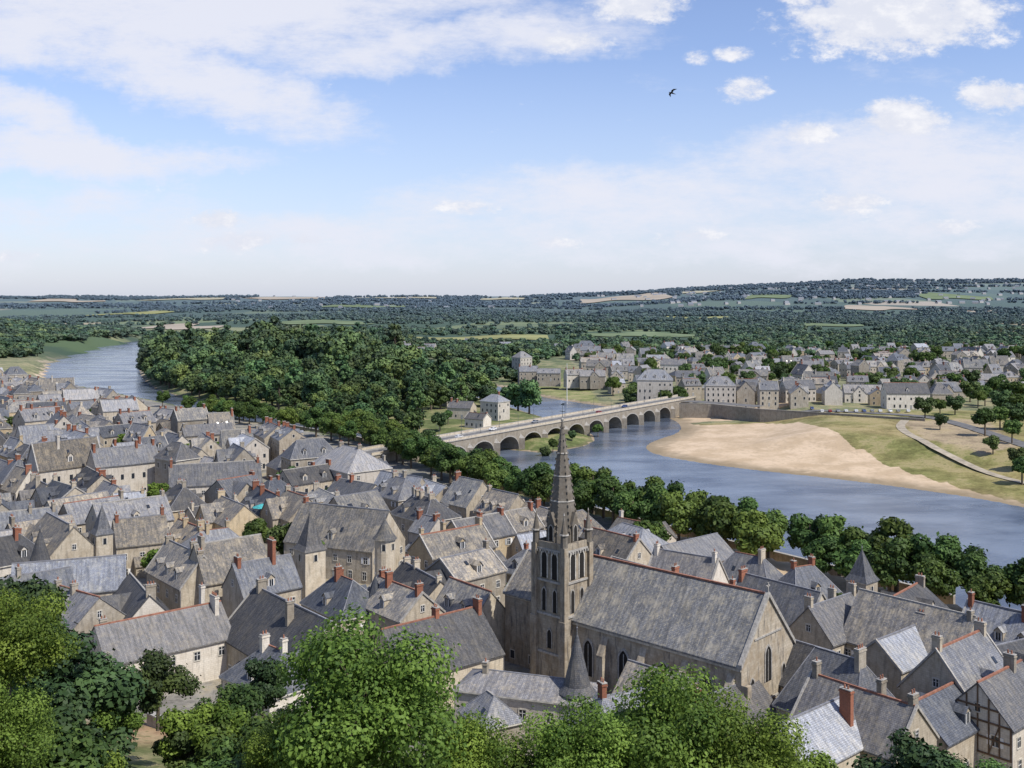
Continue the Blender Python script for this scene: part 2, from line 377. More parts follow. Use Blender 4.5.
w=MB(); w.poly([(-1500,-200,0),(700,-200,0),(700,2500,0),(-1500,2500,0)],'water'); w.obj('river_water')

def ribbon(name,L,width,mat_,lift=.12,zf=None,step=3.0):
    L=smooth_line(L,2); pts=[]
    for a,b_ in zip(L[:-1],L[1:]):
        d=math.hypot(b_[0]-a[0],b_[1]-a[1]); n=max(1,int(d/step))
        for i in range(n): pts.append((a[0]+(b_[0]-a[0])*i/n,a[1]+(b_[1]-a[1])*i/n))
    pts.append(L[-1]); P=np.array(pts); d=np.gradient(P,axis=0); d/=np.linalg.norm(d,axis=1)[:,None]; nn=np.stack([-d[:,1],d[:,0]],-1)
    cols_=[P+nn*width*s for s in (-.5,-.17,.17,.5)]
    mb=MB(); zs=[(terr(c[:,0],c[:,1])+lift if zf is None else np.full(len(P),zf)) for c in cols_]
    zz=np.maximum.reduce(zs)
    for i in range(len(P)-1):
        for j in range(3):
            mb.poly([(*cols_[j][i],zz[i]),(*cols_[j][i+1],zz[i+1]),(*cols_[j+1][i+1],zz[i+1]),(*cols_[j+1][i],zz[i])],mat_)
    return mb.obj(name)
ribbon('riverside_road',[site(a,b,8) for a,b in [(712,406),(780,409),(850,412),(925,416),(960,424)]]+[site(1024,445,8),site(1100,470,8)],8,'asphalt',.25)
ribbon('gravel_path',[site(a,b,3) for a,b in [(905,430),(898,438),(920,452),(965,464),(1010,476),(1080,490)]],4.2,'path',.2)

# ------------------------------------------------------------------ houses
def window(mb,o,t,n,u,z,w,h,det,rs):
    if det>=2:
        mb.bx(o,t,n,u-w/2,u+w/2,z,z+h,-.05,.015,'glass')
        mb.bx(o,t,n,u-w/2-.16,u-w/2,z-.12,z+h+.16,-.05,.07,'trim'); mb.bx(o,t,n,u+w/2,u+w/2+.16,z-.12,z+h+.16,-.05,.07,'trim')
        mb.bx(o,t,n,u-w/2,u+w/2,z+h,z+h+.2,-.05,.08,'trim'); mb.bx(o,t,n,u-w/2-.05,u+w/2+.05,z-.14,z,-.05,.12,'trim')
        mb.bx(o,t,n,u-.035,u+.035,z,z+h,.016,.045,'white')
        mb.bx(o,t,n,u-w/2,u+w/2,z+h*.62,z+h*.66,.016,.043,'white')
        if rs.random()<.28:
            mb.bx(o,t,n,u-w/2-.16-w*.5,u-w/2-.165,z,z+h,.005,.06,'wood' if rs.random()<.5 else 'white')
            mb.bx(o,t,n,u+w/2+.165,u+w/2+.16+w*.5,z,z+h,.005,.06,'white')
    else:
        mb.bx(o,t,n,u-w/2-.15,u+w/2+.15,z-.12,z+h+.15,-.05,.02,'trim'); mb.bx(o,t,n,u-w/2,u+w/2,z,z+h,-.04,.04,'glass')
def chimney(mb,x,y,z0,z1,w,d,k,pots=True):
    mb.box(x-w/2,x+w/2,y-d/2,y+d/2,z0,z1,k)
    mb.box(x-w/2-.09,x+w/2+.09,y-d/2-.09,y+d/2+.09,z1-.35,z1-.15,k); mb.box(x-w/2-.05,x+w/2+.05,y-d/2-.05,y+d/2+.05,z1,z1+.12,'coping')
    if not pots: return
    n=max(1,int(max(w,d)/.55))
    for i in range(n):
        o=(i-(n-1)/2)*.5
        px_,py_=(x+o,y) if w>d else (x,y+o)
        mb.frus(px_,py_,z1+.12,z1+.6,.14,.10,6,'tile')
def house_mesh(name,L,W,eave,rise,kind='gable',wall='stone',roof='slate',det=2,seed=0,chims=None,dorm=None,ridge=None,coping=None,floors=None,brickp=.34,wing=None):
    rs=random.Random(seed); mb=MB(); t=.22; ov=.35; sl=rise/(W/2); hx,hy=L/2,W/2; zr=eave+rise
    if ridge is None: ridge=rs.choice(['lead','lead','tile','coping'])
    lo=-4
    if kind=='gable':
        for sx in (-1,1):
            mb.poly([(sx*hx,-hy,lo),(sx*hx,hy,lo),(sx*hx,hy,eave),(sx*hx,0,zr-.05),(sx*hx,-hy,eave)],wall)
    else:
        for sx in (-1,1): mb.poly([(sx*hx,-hy,lo),(sx*hx,hy,lo),(sx*hx,hy,eave),(sx*hx,-hy,eave)],wall)
    for sy in (-1,1): mb.poly([(-hx,sy*hy,lo),(hx,sy*hy,lo),(hx,sy*hy,eave),(-hx,sy*hy,eave)],wall)
    a=hy+ov; ze=eave-ov*sl
    if kind=='gable':
        e=hx+.12; sag=min(.25,L*.014)*rs.random()
        for sy in (-1,1):
            ps=[]
            for xx,dz in ((-e,0),(0,-sag),(e,0)): ps.append(((xx,sy*a,ze+t+dz*.6),(xx,0,zr+t+dz)))
            for (p0,p1),(q0,q1) in zip(ps[:-1],ps[1:]):
                p=[p0,q0,q1,p1]; q=[(x,y,z-t) for x,y,z in p]; mb.hexa(q+p,roof)
        mb.box(-e,e,-.14,.14,zr+t-.2,zr+t+.07,ridge)
        if coping is None: coping=rs.random()<.35
        if coping:
            for sx in (-1,1):
                x0,x1=(sx*(hx-.1),sx*(hx+.22)); x0,x1=min(x0,x1),max(x0,x1)
                for sy in (-1,1):
                    mb.hexa([(x0,sy*a,ze),(x1,sy*a,ze),(x1,0,zr+.0),(x0,0,zr+.0),(x0,sy*a,ze+t+.2),(x1,sy*a,ze+t+.2),(x1,0,zr+t+.22),(x0,0,zr+t+.22)],'coping')
        rl=hx
    else:
        kx=min(hx-.6,hy*(.85 if kind=='hip' else .4)); rl=hx-kx; e=hx+ov; rx=max(rl,.3)
        c=[(-e,-a,ze+t),(e,-a,ze+t),(e,a,ze+t),(-e,a,ze+t)]; A=(-rx,0,zr+t); B=(rx,0,zr+t)
        mb.poly([c[0],c[1],B,A],roof); mb.poly([c[2],c[3],A,B],roof); mb.poly([c[1],c[2],B],roof); mb.poly([c[3],c[0],A],roof)
        d=[(x,y,z-t) for x,y,z in c]; mb.ring(d,c,'trim'); mb.poly(d[::-1],'trim')
        mb.box(-rx,rx,-.12,.12,zr+t-.06,zr+t+.07,ridge)
        for q,A_ in ((c[0],A),(c[3],A),(c[1],B),(c[2],B)): mb.tube(q,A_,.09,.09,4,'lead')
    if wing is None: wing=(kind=='gable' and L>12 and rs.random()<.38)
    if wing:
        sy=rs.choice((-1,1)); ww=W*.36; cx=rs.uniform(-.2,.2)*L; yo=sy*(hy+rs.uniform(.05,2.5)); wr=min(rise*.85,ww*1.15); zc=eave+wr
        yin=sy*max(0,hy-(wr/sl))
        mb.poly([(cx-ww,yo,lo),(cx+ww,yo,lo),(cx+ww,yo,eave),(cx,yo,zc),(cx-ww,yo,eave)],wall)
        for s_ in (-1,1):
            mb.poly([(cx+s_*ww,yo,lo),(cx+s_*ww,sy*hy*.9,lo),(cx+s_*ww,sy*hy*.9,eave),(cx+s_*ww,yo,eave)],wall)
            sl2=wr/ww; p=[(cx+s_*(ww+.3),yo+sy*.2,eave-.3*sl2),(cx,yo+sy*.2,zc),(cx,yin,zc),(cx+s_*(ww+.3),sy*(hy+.1),eave-.3*sl2)]
            q=[(x,y,z+.2) for x,y,z in p]; mb.hexa(p+q,roof)
        o=(cx,yo,0); tt=(1,0,0) if sy<0 else (-1,0,0); nn=(0,sy,0)
        for f in range(max(1,int(eave/3))): window(mb,o,tt,nn,0,f*3+.9,1.0,1.5,det,rs)
        window(mb,o,tt,nn,0,eave+.3,.7,1.0,det,rs)
    for sy in (-1,1): mb.box(-hx+.01,hx-.01,min(sy*hy,sy*(hy+.12)),max(sy*hy,sy*(hy+.12)),eave-.42-ov*sl*.3,eave-.16-ov*sl*.3,'trim')
    fl=floors or max(1,int((eave-.4)/3.0)); fh=(eave-.3)/fl
    for (o,tt,nn,ln,gab) in (((0,-hy,0),(1,0,0),(0,-1,0),L,0),((0,hy,0),(-1,0,0),(0,1,0),L,0),((hx,0,0),(0,1,0),(1,0,0),W,1),((-hx,0,0),(0,-1,0),(-1,0,0),W,1)):
        nw=max(1,int(ln/ (2.7+rs.random()*1.3)))
        if gab and rs.random()<.45: nw=max(0,nw-2)
        for f in range(fl):
            for i in range(nw):
                if rs.random()<.15: continue
                u=(i+.5-nw/2)*ln/nw+rs.uniform(-.2,.2); h=min(1.75 if f<fl-1 else 1.35,fh*.6)
                if f==0 and i==nw//2 and not gab:
                    mb.bx(o,tt,nn,u-.55,u+.55,0.02,2.2,-.05,.03,'wood'); mb.bx(o,tt,nn,u-.72,u+.72,2.2,2.42,-.05,.08,'trim'); continue
                window(mb,o,tt,nn,u,f*fh+.85,.95,h,det,rs)
        if gab and kind=='gable' and rise>3.4 and rs.random()<.75: window(mb,o,tt,nn,0,eave+rise*.22,.75,1.05,det,rs)
    if det>=2:
        for sx in (-1,1): mb.box(sx*hx-.04,sx*hx+.04,-hy-.1,-hy-.02,-1,eave-.3,'lead')
    if chims is None:
        chims=[]
        for sx in (-1,1):
            if rs.random()<(.65 if det>1 else .5): chims.append((sx*(rl-.7 if kind=='gable' else max(rl,.5)),rs.uniform(-.6,.6),rs.uniform(.9,1.9),rs.uniform(.8,1.9)))
        if L>13 and rs.random()<.4: chims.append((rs.uniform(-.2,.2)*L,rs.uniform(-1,1),rs.uniform(1.2,2),1.2))
    bk='brick' if rs.random()<brickp else ('stone_g' if rs.random()<.5 else wall)
    for (cx,cy,ch,cw) in chims: chimney(mb,cx,cy,zr-abs(cy)*sl-1.2,zr+ch,.7,cw,bk,det>1)
    nd=dorm if dorm is not None else (rs.choice([0,1,1,2,3]) if rise>3.5 and L>8 else 0)
    for sy in (-1,1):
        for i in range(nd):
            u=(i+.5-nd/2)*(L*.8)/nd; w=.75; zb=eave+rise*.16; yb=sy*(hy-(zb-eave)/sl); hd=1.5; zt=zb+hd; yt=sy*max(.2,(hy-(zt-eave)/sl))
            y0=yb+sy*.05
            mb.hexa([(u-w,y0,zb-.1),(u+w,y0,zb-.1),(u+w,yt,zb-.1),(u-w,yt,zb-.1),(u-w,y0,zt),(u+w,y0,zt),(u+w,yt,zt),(u-w,yt,zt)],wall if rs.random()<.6 else 'slate_dark')
            o=(u,y0,zb); tt=(1,0,0) if sy<0 else (-1,0,0); nn=(0,sy,0)
            mb.bx(o,tt,nn,-.42,.42,.12,1.3,.0,.03,'glass'); mb.bx(o,tt,nn,-.56,-.42,.05,1.4,.0,.07,'white'); mb.bx(o,tt,nn,.42,.56,.05,1.4,0,.07,'white'); mb.bx(o,tt,nn,-.03,.03,.12,1.3,.031,.06,'white')
            zp=zt+.8; yp=sy*max(.1,hy-(zp-eave)/sl)
            f=y0+sy*.18
            mb.poly([(u-w-.15,f,zt-.08),(u,f,zp),(u,yp,zp),(u-w-.15,yt-sy*.1,zt-.08)],roof); mb.poly([(u+w+.15,f,zt-.08),(u,f,zp),(u,yp,zp),(u+w+.15,yt-sy*.1,zt-.08)],roof)
            mb.poly([(u-w,y0+sy*.01,zt),(u+w,y0+sy*.01,zt),(u,y0+sy*.01,zp-.06)],wall)
    if rs.random()<.5 and det>=1:
        for _ in range(rs.choice([1,2,3])):
            sy=rs.choice((-1,1)); u=rs.uniform(-.35,.35)*L*(.6 if kind!='gable' else 1); f=rs.uniform(.35,.6); hh=.5
            def R(u_,f_,dz): return (u_,sy*(hy*(1-f_)),eave+rise*f_+t+dz)
            df_=hh/math.hypot(hy,rise)
            q=[R(u-.35,f-df_,.02),R(u+.35,f-df_,.02),R(u+.35,f+df_,.02),R(u-.35,f+df_,.02)]
            p=[(x,y,z+.08) for x,y,z in q]; mb.hexa(q+p,'glass')
    if rs.random()<.3 and kind=='gable' and det>=2 and not wing:
        sy=rs.choice((-1,1)); l2=L*.3; c0_=rs.uniform(-.15,.15)*L; y0=sy*hy; y1=sy*(hy+2.6); h0=eave*.62; h1=eave*.42
        mb.hexa([(c0_-l2,y0,lo),(c0_+l2,y0,lo),(c0_+l2,y1,lo),(c0_-l2,y1,lo),(c0_-l2,y0,h0),(c0_+l2,y0,h0),(c0_+l2,y1,h1),(c0_-l2,y1,h1)],wall)
        mb.hexa([(c0_-l2-.2,y0,h0+.02),(c0_+l2+.2,y0,h0+.02),(c0_+l2+.2,y1+sy*.3,h1-.05),(c0_-l2-.2,y1+sy*.3,h1-.05),(c0_-l2-.2,y0,h0+.2),(c0_+l2+.2,y0,h0+.2),(c0_+l2+.2,y1+sy*.3,h1+.13),(c0_-l2-.2,y1+sy*.3,h1+.13)],roof)
    return mb
occ=[]
A1=math.radians(-50); A2=math.radians(40)
def place(mb_or_me,name,x,y,rz,z=None):
    me=mb_or_me if not isinstance(mb_or_me,MB) else mb_or_me.mesh(name)
    o=bpy.data.objects.new(name,me); o.location=(x,y,tz(x,y) if z is None else z); o.rotation_euler=(0,0,rz); return link(o)
hs=0
def H(px,py,h,L,W,rise,rot,kind='gable',wall='stone',roof='slate',name='stone_house',**k):
    global hs; hs+=1
    x,y,z=solve(px,py,h); occ.append((x,y,math.radians(rot),L,W)); k.setdefault('wing',False)
    return place(house_mesh(name,L,W,h-rise,rise,kind,wall,roof,seed=k.pop('seed',hs*13),**k),name,x,y,math.radians(rot),z)
H(160,614,11,21,11,4.6,40,roof='slate_pale',wall='stone_w',chims=[(9,-1,1.6,2.2),(8.6,3.2,2.5,1.0)],dorm=0)
H(292,604,13,26,14,6.8,-50,roof='slate_dark',dorm=0,chims=[(-11,0,1.8,1.6),(3,-2,1.5,1.2)],ridge='lead')
H(432,618,12,19,13,6,40,roof='slate_dark',ridge='tile',dorm=0,coping=False)
H(345,578,12,14,10,5,-50,kind='hip',roof='slate_dark')
H(228,540,15,14,10,6.5,40,roof='slate_old',chims=[(-5.6,0,1.6,1.8)],dorm=1)
H(185,548,13,18,9,5.5,-50,roof='slate_old',dorm=3,coping=True)
H(262,560,13,12,9,5,40,roof='slate',chims=[(2,0,3.6,2.2),(-5,0,1.4,1.6)],brickp=1.0,dorm=1)
H(345,507,15,24,14,7.5,-25,roof='slate_old',dorm=1,ridge='lead')
H(350,447,16,24,16,6,-50,kind='hip',wall='stone_w',roof='slate_pale',name='white_town_house',floors=3,dorm=0)
H(215,463,13,27,12,5.5,20,roof='slate',wall='stone_w',dorm=0)
H(400,478,13,15,11,4.5,-50,kind='hip',roof='slate',floors=3,dorm=2)
H(425,497,13,15,11,4.5,-50,kind='hip',roof='slate_dark',dorm=2)
H(452,530,13,17,9,4,40,wall='stone_y',roof='slate_old',floors=3,name='ochre_town_house')
H(478,517,13,15,9,4,40,wall='stone_y',roof='slate_dark',floors=3,name='ochre_town_house')
H(505,512,12,17,9,4,40,wall='stone',roof='slate_old',floors=3)
H(400,585,12,14,9,4,-50,roof='slate_old')
H(690,540,10,19,11,4,40,roof='slate_pale',wall='stone',dorm=0,chims=[])
H(612,533,13,16,10,5,-50,roof='slate_old')
H(640,565,12,15,9,4.6,-50,roof='slate_old')
H(780,583,13,17,10,6,-50,roof='slate',dorm=0,coping=True)
H(832,600,12,14,9,5,40,roof='slate')
H(915,603,14,20,12,7,-50,roof='slate_old',dorm=1)
H(960,640,14,14,11,6.5,40,roof='slate',coping=True)
H(900,632,11,14,8,3.5,40,roof='slate_pale')
H(838,655,14,12,12,7,-50,kind='hip2',roof='slate_dark',dorm=0,ridge='lead')
H(790,640,12,15,9,5,-50,roof='slate_dark')
H(862,690,12,15,10,5,-50,roof='slate')
H(810,712,10,14,9,4,40,roof='slate_pale',chims=[(5,-2,2.2,1.6)])
H(725,690,9,14,8,3.5,40,roof='slate')
H(700,668,8,20,6,2.5,-46,roof='slate_old',dorm=0,chims=[])
H(530,676,9,20,8,1.7,-18,kind='hip',wall='stone_w',roof='slate',dorm=0)
H(940,690,10,14,9,4,40,roof='slate_dark')
H(1010,610,12,14,10,5,-50,roof='slate')
H(470,585,12,12,8,4.5,-50,roof='slate_old')
H(70,560,13,20,10,5,20,roof='slate')
H(60,520,14,20,11,6,-50,roof='slate_old',dorm=2)
H(130,500,13,18,11,5,40,roof='slate')
H(25,575,12,16,10,5,40,roof='slate')
x,y,z=solve(1000,672,12); occ.append((x,y,A2,13,9))
mb=house_mesh('timber_framed_house',13,9,7.2,4.8,'gable','stone_w','slate_dark',2,5,dorm=0,coping=False,chims=[(3,0,1.8,1.5)],wing=False)
o_=(-6.5,0,0); tt=(0,-1,0); nn=(-1,0,0)
for u in (-4.4,-2.9,-1.5,0,1.5,2.9,4.4):
    mb.bx(o_,tt,nn,u-.1,u+.1,3,7.2+4.8*(1-abs(u)/4.5)-.1,0.0,.1,'timber')
for zz in (3,5.1,7.2,9): 
    ww=4.5 if zz<=7.2 else 4.5*(1-(zz-7.2)/4.8); mb.bx(o_,tt,nn,-ww,ww,zz-.12,zz+.12,.0,.13,'timber')
for s in (-1,1):
    p=[(-6.61,s*1.5,3.1),(-6.61,s*2.9,7.1)]; mb.tube(p[0],p[1],.1,.1,4,'timber')
place(mb,'timber_framed_house',x,y,A2,z)
def turret(name,px,py,h,r,hc,n=8,wall='stone',roof='slate_dark'):
    x,y,z=solve(px,py,h); mb=MB(); zb=h-hc
    mb.frus(0,0,-4,zb,r,r,n if n>4 else 4,wall,math.pi/4); mb.frus(0,0,zb-.35,zb-.1,r+.12,r+.18,n,'trim',math.pi/4)
    mb.frus(0,0,zb-.1,zb+.9,r+.45,r*.82,n,roof,math.pi/4,False); mb.frus(0,0,zb+.9,h,r*.82,0,n,roof,math.pi/4)
    mb.poly(mb.circ(0,0,zb-.1,r+.45,n,math.pi/4),'trim'); mb.tube((0,0,h-.15),(0,0,h+1.1),.06,.02,5,'lead'); mb.frus(0,0,h+.3,h+.5,.14,.05,6,'lead')
    for i in range(3):
        a=math.pi*1.5+ (i-1)*1.0
        if n==4: a=math.pi*1.5+(i-1)*math.pi/2
        d=r*math.cos(math.pi/n) if n==4 else r*math.cos(math.pi/n)*.99
        nn=(math.cos(a),math.sin(a),0); tt=(-nn[1],nn[0],0); o=(nn[0]*d,nn[1]*d,0)
        mb.bx(o,tt,nn,-.35,.35,zb-2.3,zb-1,-.3,.06,'glass'); mb.bx(o,tt,nn,-.5,-.35,zb-2.4,zb-.9,-.3,.1,'trim'); mb.bx(o,tt,nn,.35,.5,zb-2.4,zb-.9,-.3,.1,'trim')
    occ.append((x,y,0,2*r,2*r)); return place(mb,name,x,y,A2+ (0.3 if n>4 else 0),z)
turret('square_turret',310,512,19,3.3,7.5,4)
turret('round_turret',385,518,17,2.2,4.2,14,roof='slate_old')
turret('round_turret',577,630,16.5,2.3,8.5,14,wall='stone_g')
turret('round_turret',40,528,18,2.4,7.5,14,wall='stone_g')
turret('square_turret',102,505,18,2.5,6,4)
turret('square_turret',862,549,18,2.8,5.5,4)
turret('stair_turret',375,575,13,1.8,4.5,8)
# ------------------------------------------------------------------ church
cx_,cy_=25,159.5; ang=math.atan2(-23,24)
church=empty('gothic_church',(cx_,cy_,7),ang)
def gothic(mb,o,t,n,u,z,w,h,fr='trim',d=.12):
    pts=[(-w/2,0),(w/2,0)]; hs_=h-w*.85
    for i in range(7):
        a=i/6*math.radians(60); pts.append((-w/2+w*math.cos(a),hs_+w*math.sin(a)))
    for i in range(5,-1,-1):
        a=i/6*math.radians(60); pts.append((w/2-w*math.cos(a),hs_+w*math.sin(a)))
    def P(p,dd,s=1.0,off=0): 
        cxx=p[0]*s; return (o[0]+t[0]*(u+cxx)+n[0]*dd,o[1]+t[1]*(u+cxx)+n[1]*dd,o[2]+z+p[1]*(1+(s-1)*.2)+off)
    mb.poly([P(p,.02) for p in pts],'dark')
    inn=[P(p,d) for p in pts]; inn0=[P(p,.015) for p in pts]; out=[P(p,d,1.3) for p in pts]; out0=[P(p,-.02,1.3) for p in pts]
    mb.ring(inn,out,fr); mb.ring(inn0,inn,fr); mb.ring(out,out0,fr)
    if w>1.2:
        mb.bx(o,t,n,u-.06,u+.06,z,z+h*.9,.02,.09,fr); 
mb=MB(); hl=16.6; hw=7.2; ev=12; rg=20.2
for sx in (-1,1): mb.poly([(sx*hl,-hw,-4),(sx*hl,hw,-4),(sx*hl,hw,ev),(sx*hl,0,rg),(sx*hl,-hw,ev)],'church')
for sy in (-1,1):
    mb.poly([(-hl,sy*hw,-4),(hl,sy*hw,-4),(hl,sy*hw,ev),(-hl,sy*hw,ev)],'church')
    mb.box(-hl+.02,hl-.02,min(sy*hw,sy*(hw+.2)),max(sy*hw,sy*(hw+.2)),ev-.9,ev-.5,'trim')
    n=(0,sy,0); t_=(1,0,0) if sy<0 else (-1,0,0); o_=(0,sy*hw,0)
    for u in (-11,-4,3.5,11): gothic(mb,o_,t_,n,u*(1 if sy<0 else -1),3.6,1.7,5.6,'coping')
    for u in (-14.5,-7.6,-.2,7.3,15):
        y0,y1=sy*hw,sy*(hw+1.5)
        mb.box(u-.6,u+.6,min(y0,y1),max(y0,y1),-4,7.5,'church')
        mb.hexa([(u-.6,y0,7.5),(u+.6,y0,7.5),(u+.6,y1,7.5),(u-.6,y1,7.5),(u-.6,y0,10.5),(u+.6,y0,10.5),(u+.6,y1,7.9),(u-.6,y1,7.9)],'church')
gothic(mb,(hl,0,0),(0,1,0),(1,0,0),0,8,1.6,5.0,'coping'); gothic(mb,(hl,0,0),(0,1,0),(1,0,0),-4.4,6,1.0,3.4,'coping'); gothic(mb,(hl,0,0),(0,1,0),(1,0,0),4.4,6,1.0,3.4,'coping')
mb.bx((hl,0,0),(0,1,0),(1,0,0),-hw+.1,hw-.1,5.2,5.5,-.05,.14,'coping'); mb.bx((hl,0,0),(0,1,0),(1,0,0),-3.8,3.8,14.6,14.85,-.05,.14,'coping')
for u in (-hw+.5,hw-.5): mb.bx((hl,0,0),(0,1,0),(1,0,0),u-.5,u+.5,-4,9.2,-.05,1.0,'church')
mb.obj('nave_walls',parent=church)
mb=MB(); a_=hw+.45; sl=(rg-ev)/hw; ze=ev-.45*sl
for sy in (-1,1):
    p=[(-hl-.1,sy*a_,ze+.3),(hl-.35,sy*a_,ze+.3),(hl-.35,0,rg+.3),(-hl-.1,0,rg+.3)]; q=[(x,y,z-.28) for x,y,z in p]; mb.hexa(q+p,'slate_old')
    mb.hexa([(hl-.34,sy*a_,ze),(hl+.3,sy*a_,ze),(hl+.3,0,rg),(hl-.34,0,rg),(hl-.34,sy*a_,ze+.65),(hl+.3,sy*a_,ze+.65),(hl+.3,0,rg+.7),(hl-.34,0,rg+.7)],'coping')
mb.box(-hl,hl-.4,-.2,.2,rg+.22,rg+.48,'tile'); mb.box(hl-.1,hl+.1,-.1,.1,rg+.6,rg+2.0,'coping'); mb.box(hl-.1,hl+.1,-.45,.45,rg+1.4,rg+1.6,'coping')
mb.obj('nave_roof',parent=church)
mb=house_mesh('west_wing',16,12,12,6,'gable','church','slate_old',1,4,dorm=0,chims=[],ridge='lead',floors=1,wing=False)
mb.obj('west_wing',(-24.5,2,0),math.radians(0),church)
mb=house_mesh('sacristy',12,7,6,3.6,'gable','church','slate_old',1,9,dorm=0,chims=[],ridge='lead',floors=1,wing=False)
mb.obj('sacristy',(6,-11.2,0),0,church)
v_=Matrix.Rotation(-ang,3,'Z')@Vector((8.2-cx_,167.0-cy_,0)); tx,ty=v_.x,v_.y; tw=MB(); r=3.1; zt=23.0
tw.box(tx-r,tx+r,ty-r,ty+r,-4,zt,'church',skip=(1,))
for zz in (6,12.2,17.6,zt-.35): tw.box(tx-r-.2,tx+r+.2,ty-r-.2,ty+r+.2,zz,zz+.32,'coping')
for sx in (-1,1):
    for sy in (-1,1):
        x0=tx+sx*r; y0=ty+sy*r
        tw.box(x0-.65,x0+.65,y0-.65,y0+.65,-4,11.9,'church'); tw.box(x0-.48,x0+.48,y0-.48,y0+.48,11.9,zt+.6,'church')
for (n,t_) in (((0,-1,0),(1,0,0)),((0,1,0),(-1,0,0)),((1,0,0),(0,1,0)),((-1,0,0),(0,-1,0))):
    o_=(tx+n[0]*r,ty+n[1]*r,0)
    for u in (-1.1,1.1): gothic(tw,o_,t_,n,u,18.2,1.15,4.3)
    for u in (-1.15,1.15): gothic(tw,o_,t_,n,u,12.9,.8,3.6,'coping')
    gothic(tw,o_,t_,n,0,7,.9,3.0,'coping')
    for i in range(9): tw.bx(o_,t_,n,-2.5+i*.625-.12,-2.5+i*.625+.12,zt-.75,zt-.36,0,.3,'coping')
    tw.bx(o_,t_,n,-2.6,2.6,zt,zt+1.0,-.3,.05,'church')
tw.obj('bell_tower',parent=church)
sp_=MB(); z0=zt
for sx in (-1,1):
    for sy in (-1,1):
        x0=tx+sx*(r-.1); y0=ty+sy*(r-.1)
        sp_.frus(x0,y0,z0+.6,z0+2.6,.62,.58,8,'spire',math.pi/8); sp_.frus(x0,y0,z0+2.6,z0+2.8,.8,.75,8,'coping',math.pi/8); sp_.frus(x0,y0,z0+2.8,z0+5.9,.6,0.0,8,'spire',math.pi/8); sp_.frus(x0,y0,z0+5.7,z0+6.1,.14,.05,5,'coping')
R0=2.75; zb=z0+2.0; ztop=z0+20.2
sp_.frus(tx,ty,z0,zb,R0,R0,8,'spire',math.pi/8,False)
sp_.frus(tx,ty,zb,ztop,R0,.14,8,'spire',math.pi/8)
for i in range(8):
    a=math.pi/8+i*math.pi/4
    for j in range(17):
        f=(j+.6)/17.5; rr_=R0*(1-f)+.14*f; zz=zb+(ztop-zb)*f; s=.14*(1-f*.5)
        x0=tx+(rr_+.07)*math.cos(a); y0=ty+(rr_+.07)*math.sin(a); sp_.box(x0-s,x0+s,y0-s,y0+s,zz-s,zz+s*1.3,'spire')
for f in (.3,.52,.72): 
    rr_=R0*(1-f)+.14*f; zz=zb+(ztop-zb)*f; sp_.frus(tx,ty,zz-.1,zz+.1,rr_+.12,rr_+.07,8,'coping',math.pi/8)
for i in range(4):
    a=i*math.pi/2; n=(math.cos(a),math.sin(a),0); t_=(-n[1],n[0],0); o_=(tx+n[0]*2.2,ty+n[1]*2.2,z0)
    sp_.bx(o_,t_,n,-.7,.7,.6,3.8,-1,.55,'spire'); gothic(sp_,(o_[0]+n[0]*.55,o_[1]+n[1]*.55,z0),t_,n,0,1.2,.8,2.5,'coping',.08)
    def Q_(u,d,z): return (o_[0]+t_[0]*u+n[0]*d,o_[1]+t_[1]*u+n[1]*d,o_[2]+z)
    sp_.poly([Q_(-.85,.6,3.7),Q_(.85,.6,3.7),Q_(0,.6,5.8)],'spire'); sp_.poly([Q_(-.85,.6,3.7),Q_(0,.6,5.8),Q_(0,-1.2,5.8),Q_(-.85,-1,3.7)],'spire'); sp_.poly([Q_(.85,.6,3.7),Q_(0,.6,5.8),Q_(0,-1.2,5.8),Q_(.85,-1,3.7)],'spire')
sp_.frus(tx,ty,ztop-.1,ztop+.35,.1,.28,8,'coping'); sp_.frus(tx,ty,ztop+.35,ztop+.6,.28,.08,8,'coping')
sp_.tube((tx,ty,ztop+.5),(tx,ty,ztop+3),.06,.04,5,'metal'); sp_.box(tx-.55,tx+.55,ty-.04,ty+.04,ztop+1.6,ztop+1.7,'metal'); sp_.poly([(tx-.4,ty,ztop+2.7),(tx+.4,ty,ztop+2.6),(tx+.5,ty,ztop+3.0),(tx,ty,ztop+2.95)],'metal')
sp_.obj('spire',parent=church)
occ.append((cx_,cy_,ang,36,18)); occ.append((8,167,ang,9,9)); occ.append((7.5,177,ang,14,14))

# ------------------------------------------------------------------ old-town fill
def clash(x,y,rz,L,W,pad=.80):
    c,s=math.cos(rz),math.sin(rz)
    pts=[(x+c*u*L*.5*pad-s*v*W*.5*pad,y+s*u*L*.5*pad+c*v*W*.5*pad) for u in (-1,-.33,.33,1) for v in (-1,0,1)]
    for (ox,oy,orz,oL,oW) in occ:
        if abs(ox-x)+abs(oy-y)>60: continue
        c2,s2=math.cos(-orz),math.sin(-orz)
        for (a,b_) in pts:
            dx,dy=a-ox,b_-oy; u=c2*dx-s2*dy; v=s2*dx+c2*dy
            if abs(u)<oL/2*.97 and abs(v)<oW/2*.97: return True
        if math.hypot(ox-x,oy-y)<3.5: return True
    return False
var_far=[]
rs=random.Random(21)
roofs=['slate','slate_old','slate','slate_dark','slate_pale','slate_old','slate_dark']; walls=['stone','stone','stone_w','stone_g','stone_y']
for i in range(34):
    L=rs.uniform(9,22);W=rs.uniform(7.5,12.5)
    var_far.append((L,W,house_mesh('v',L,W,rs.uniform(4.5,10.5),rs.uniform(3.2,6.4),rs.choice(['gable','gable','gable','hip']),walls[i%5],roofs[i%7],1,100+i,dorm=rs.choice([0,0,1,2])).mesh('town_house_%d'%i)))
e1=(-.643,.766); e2=(-.766,-.643)
cand=[]
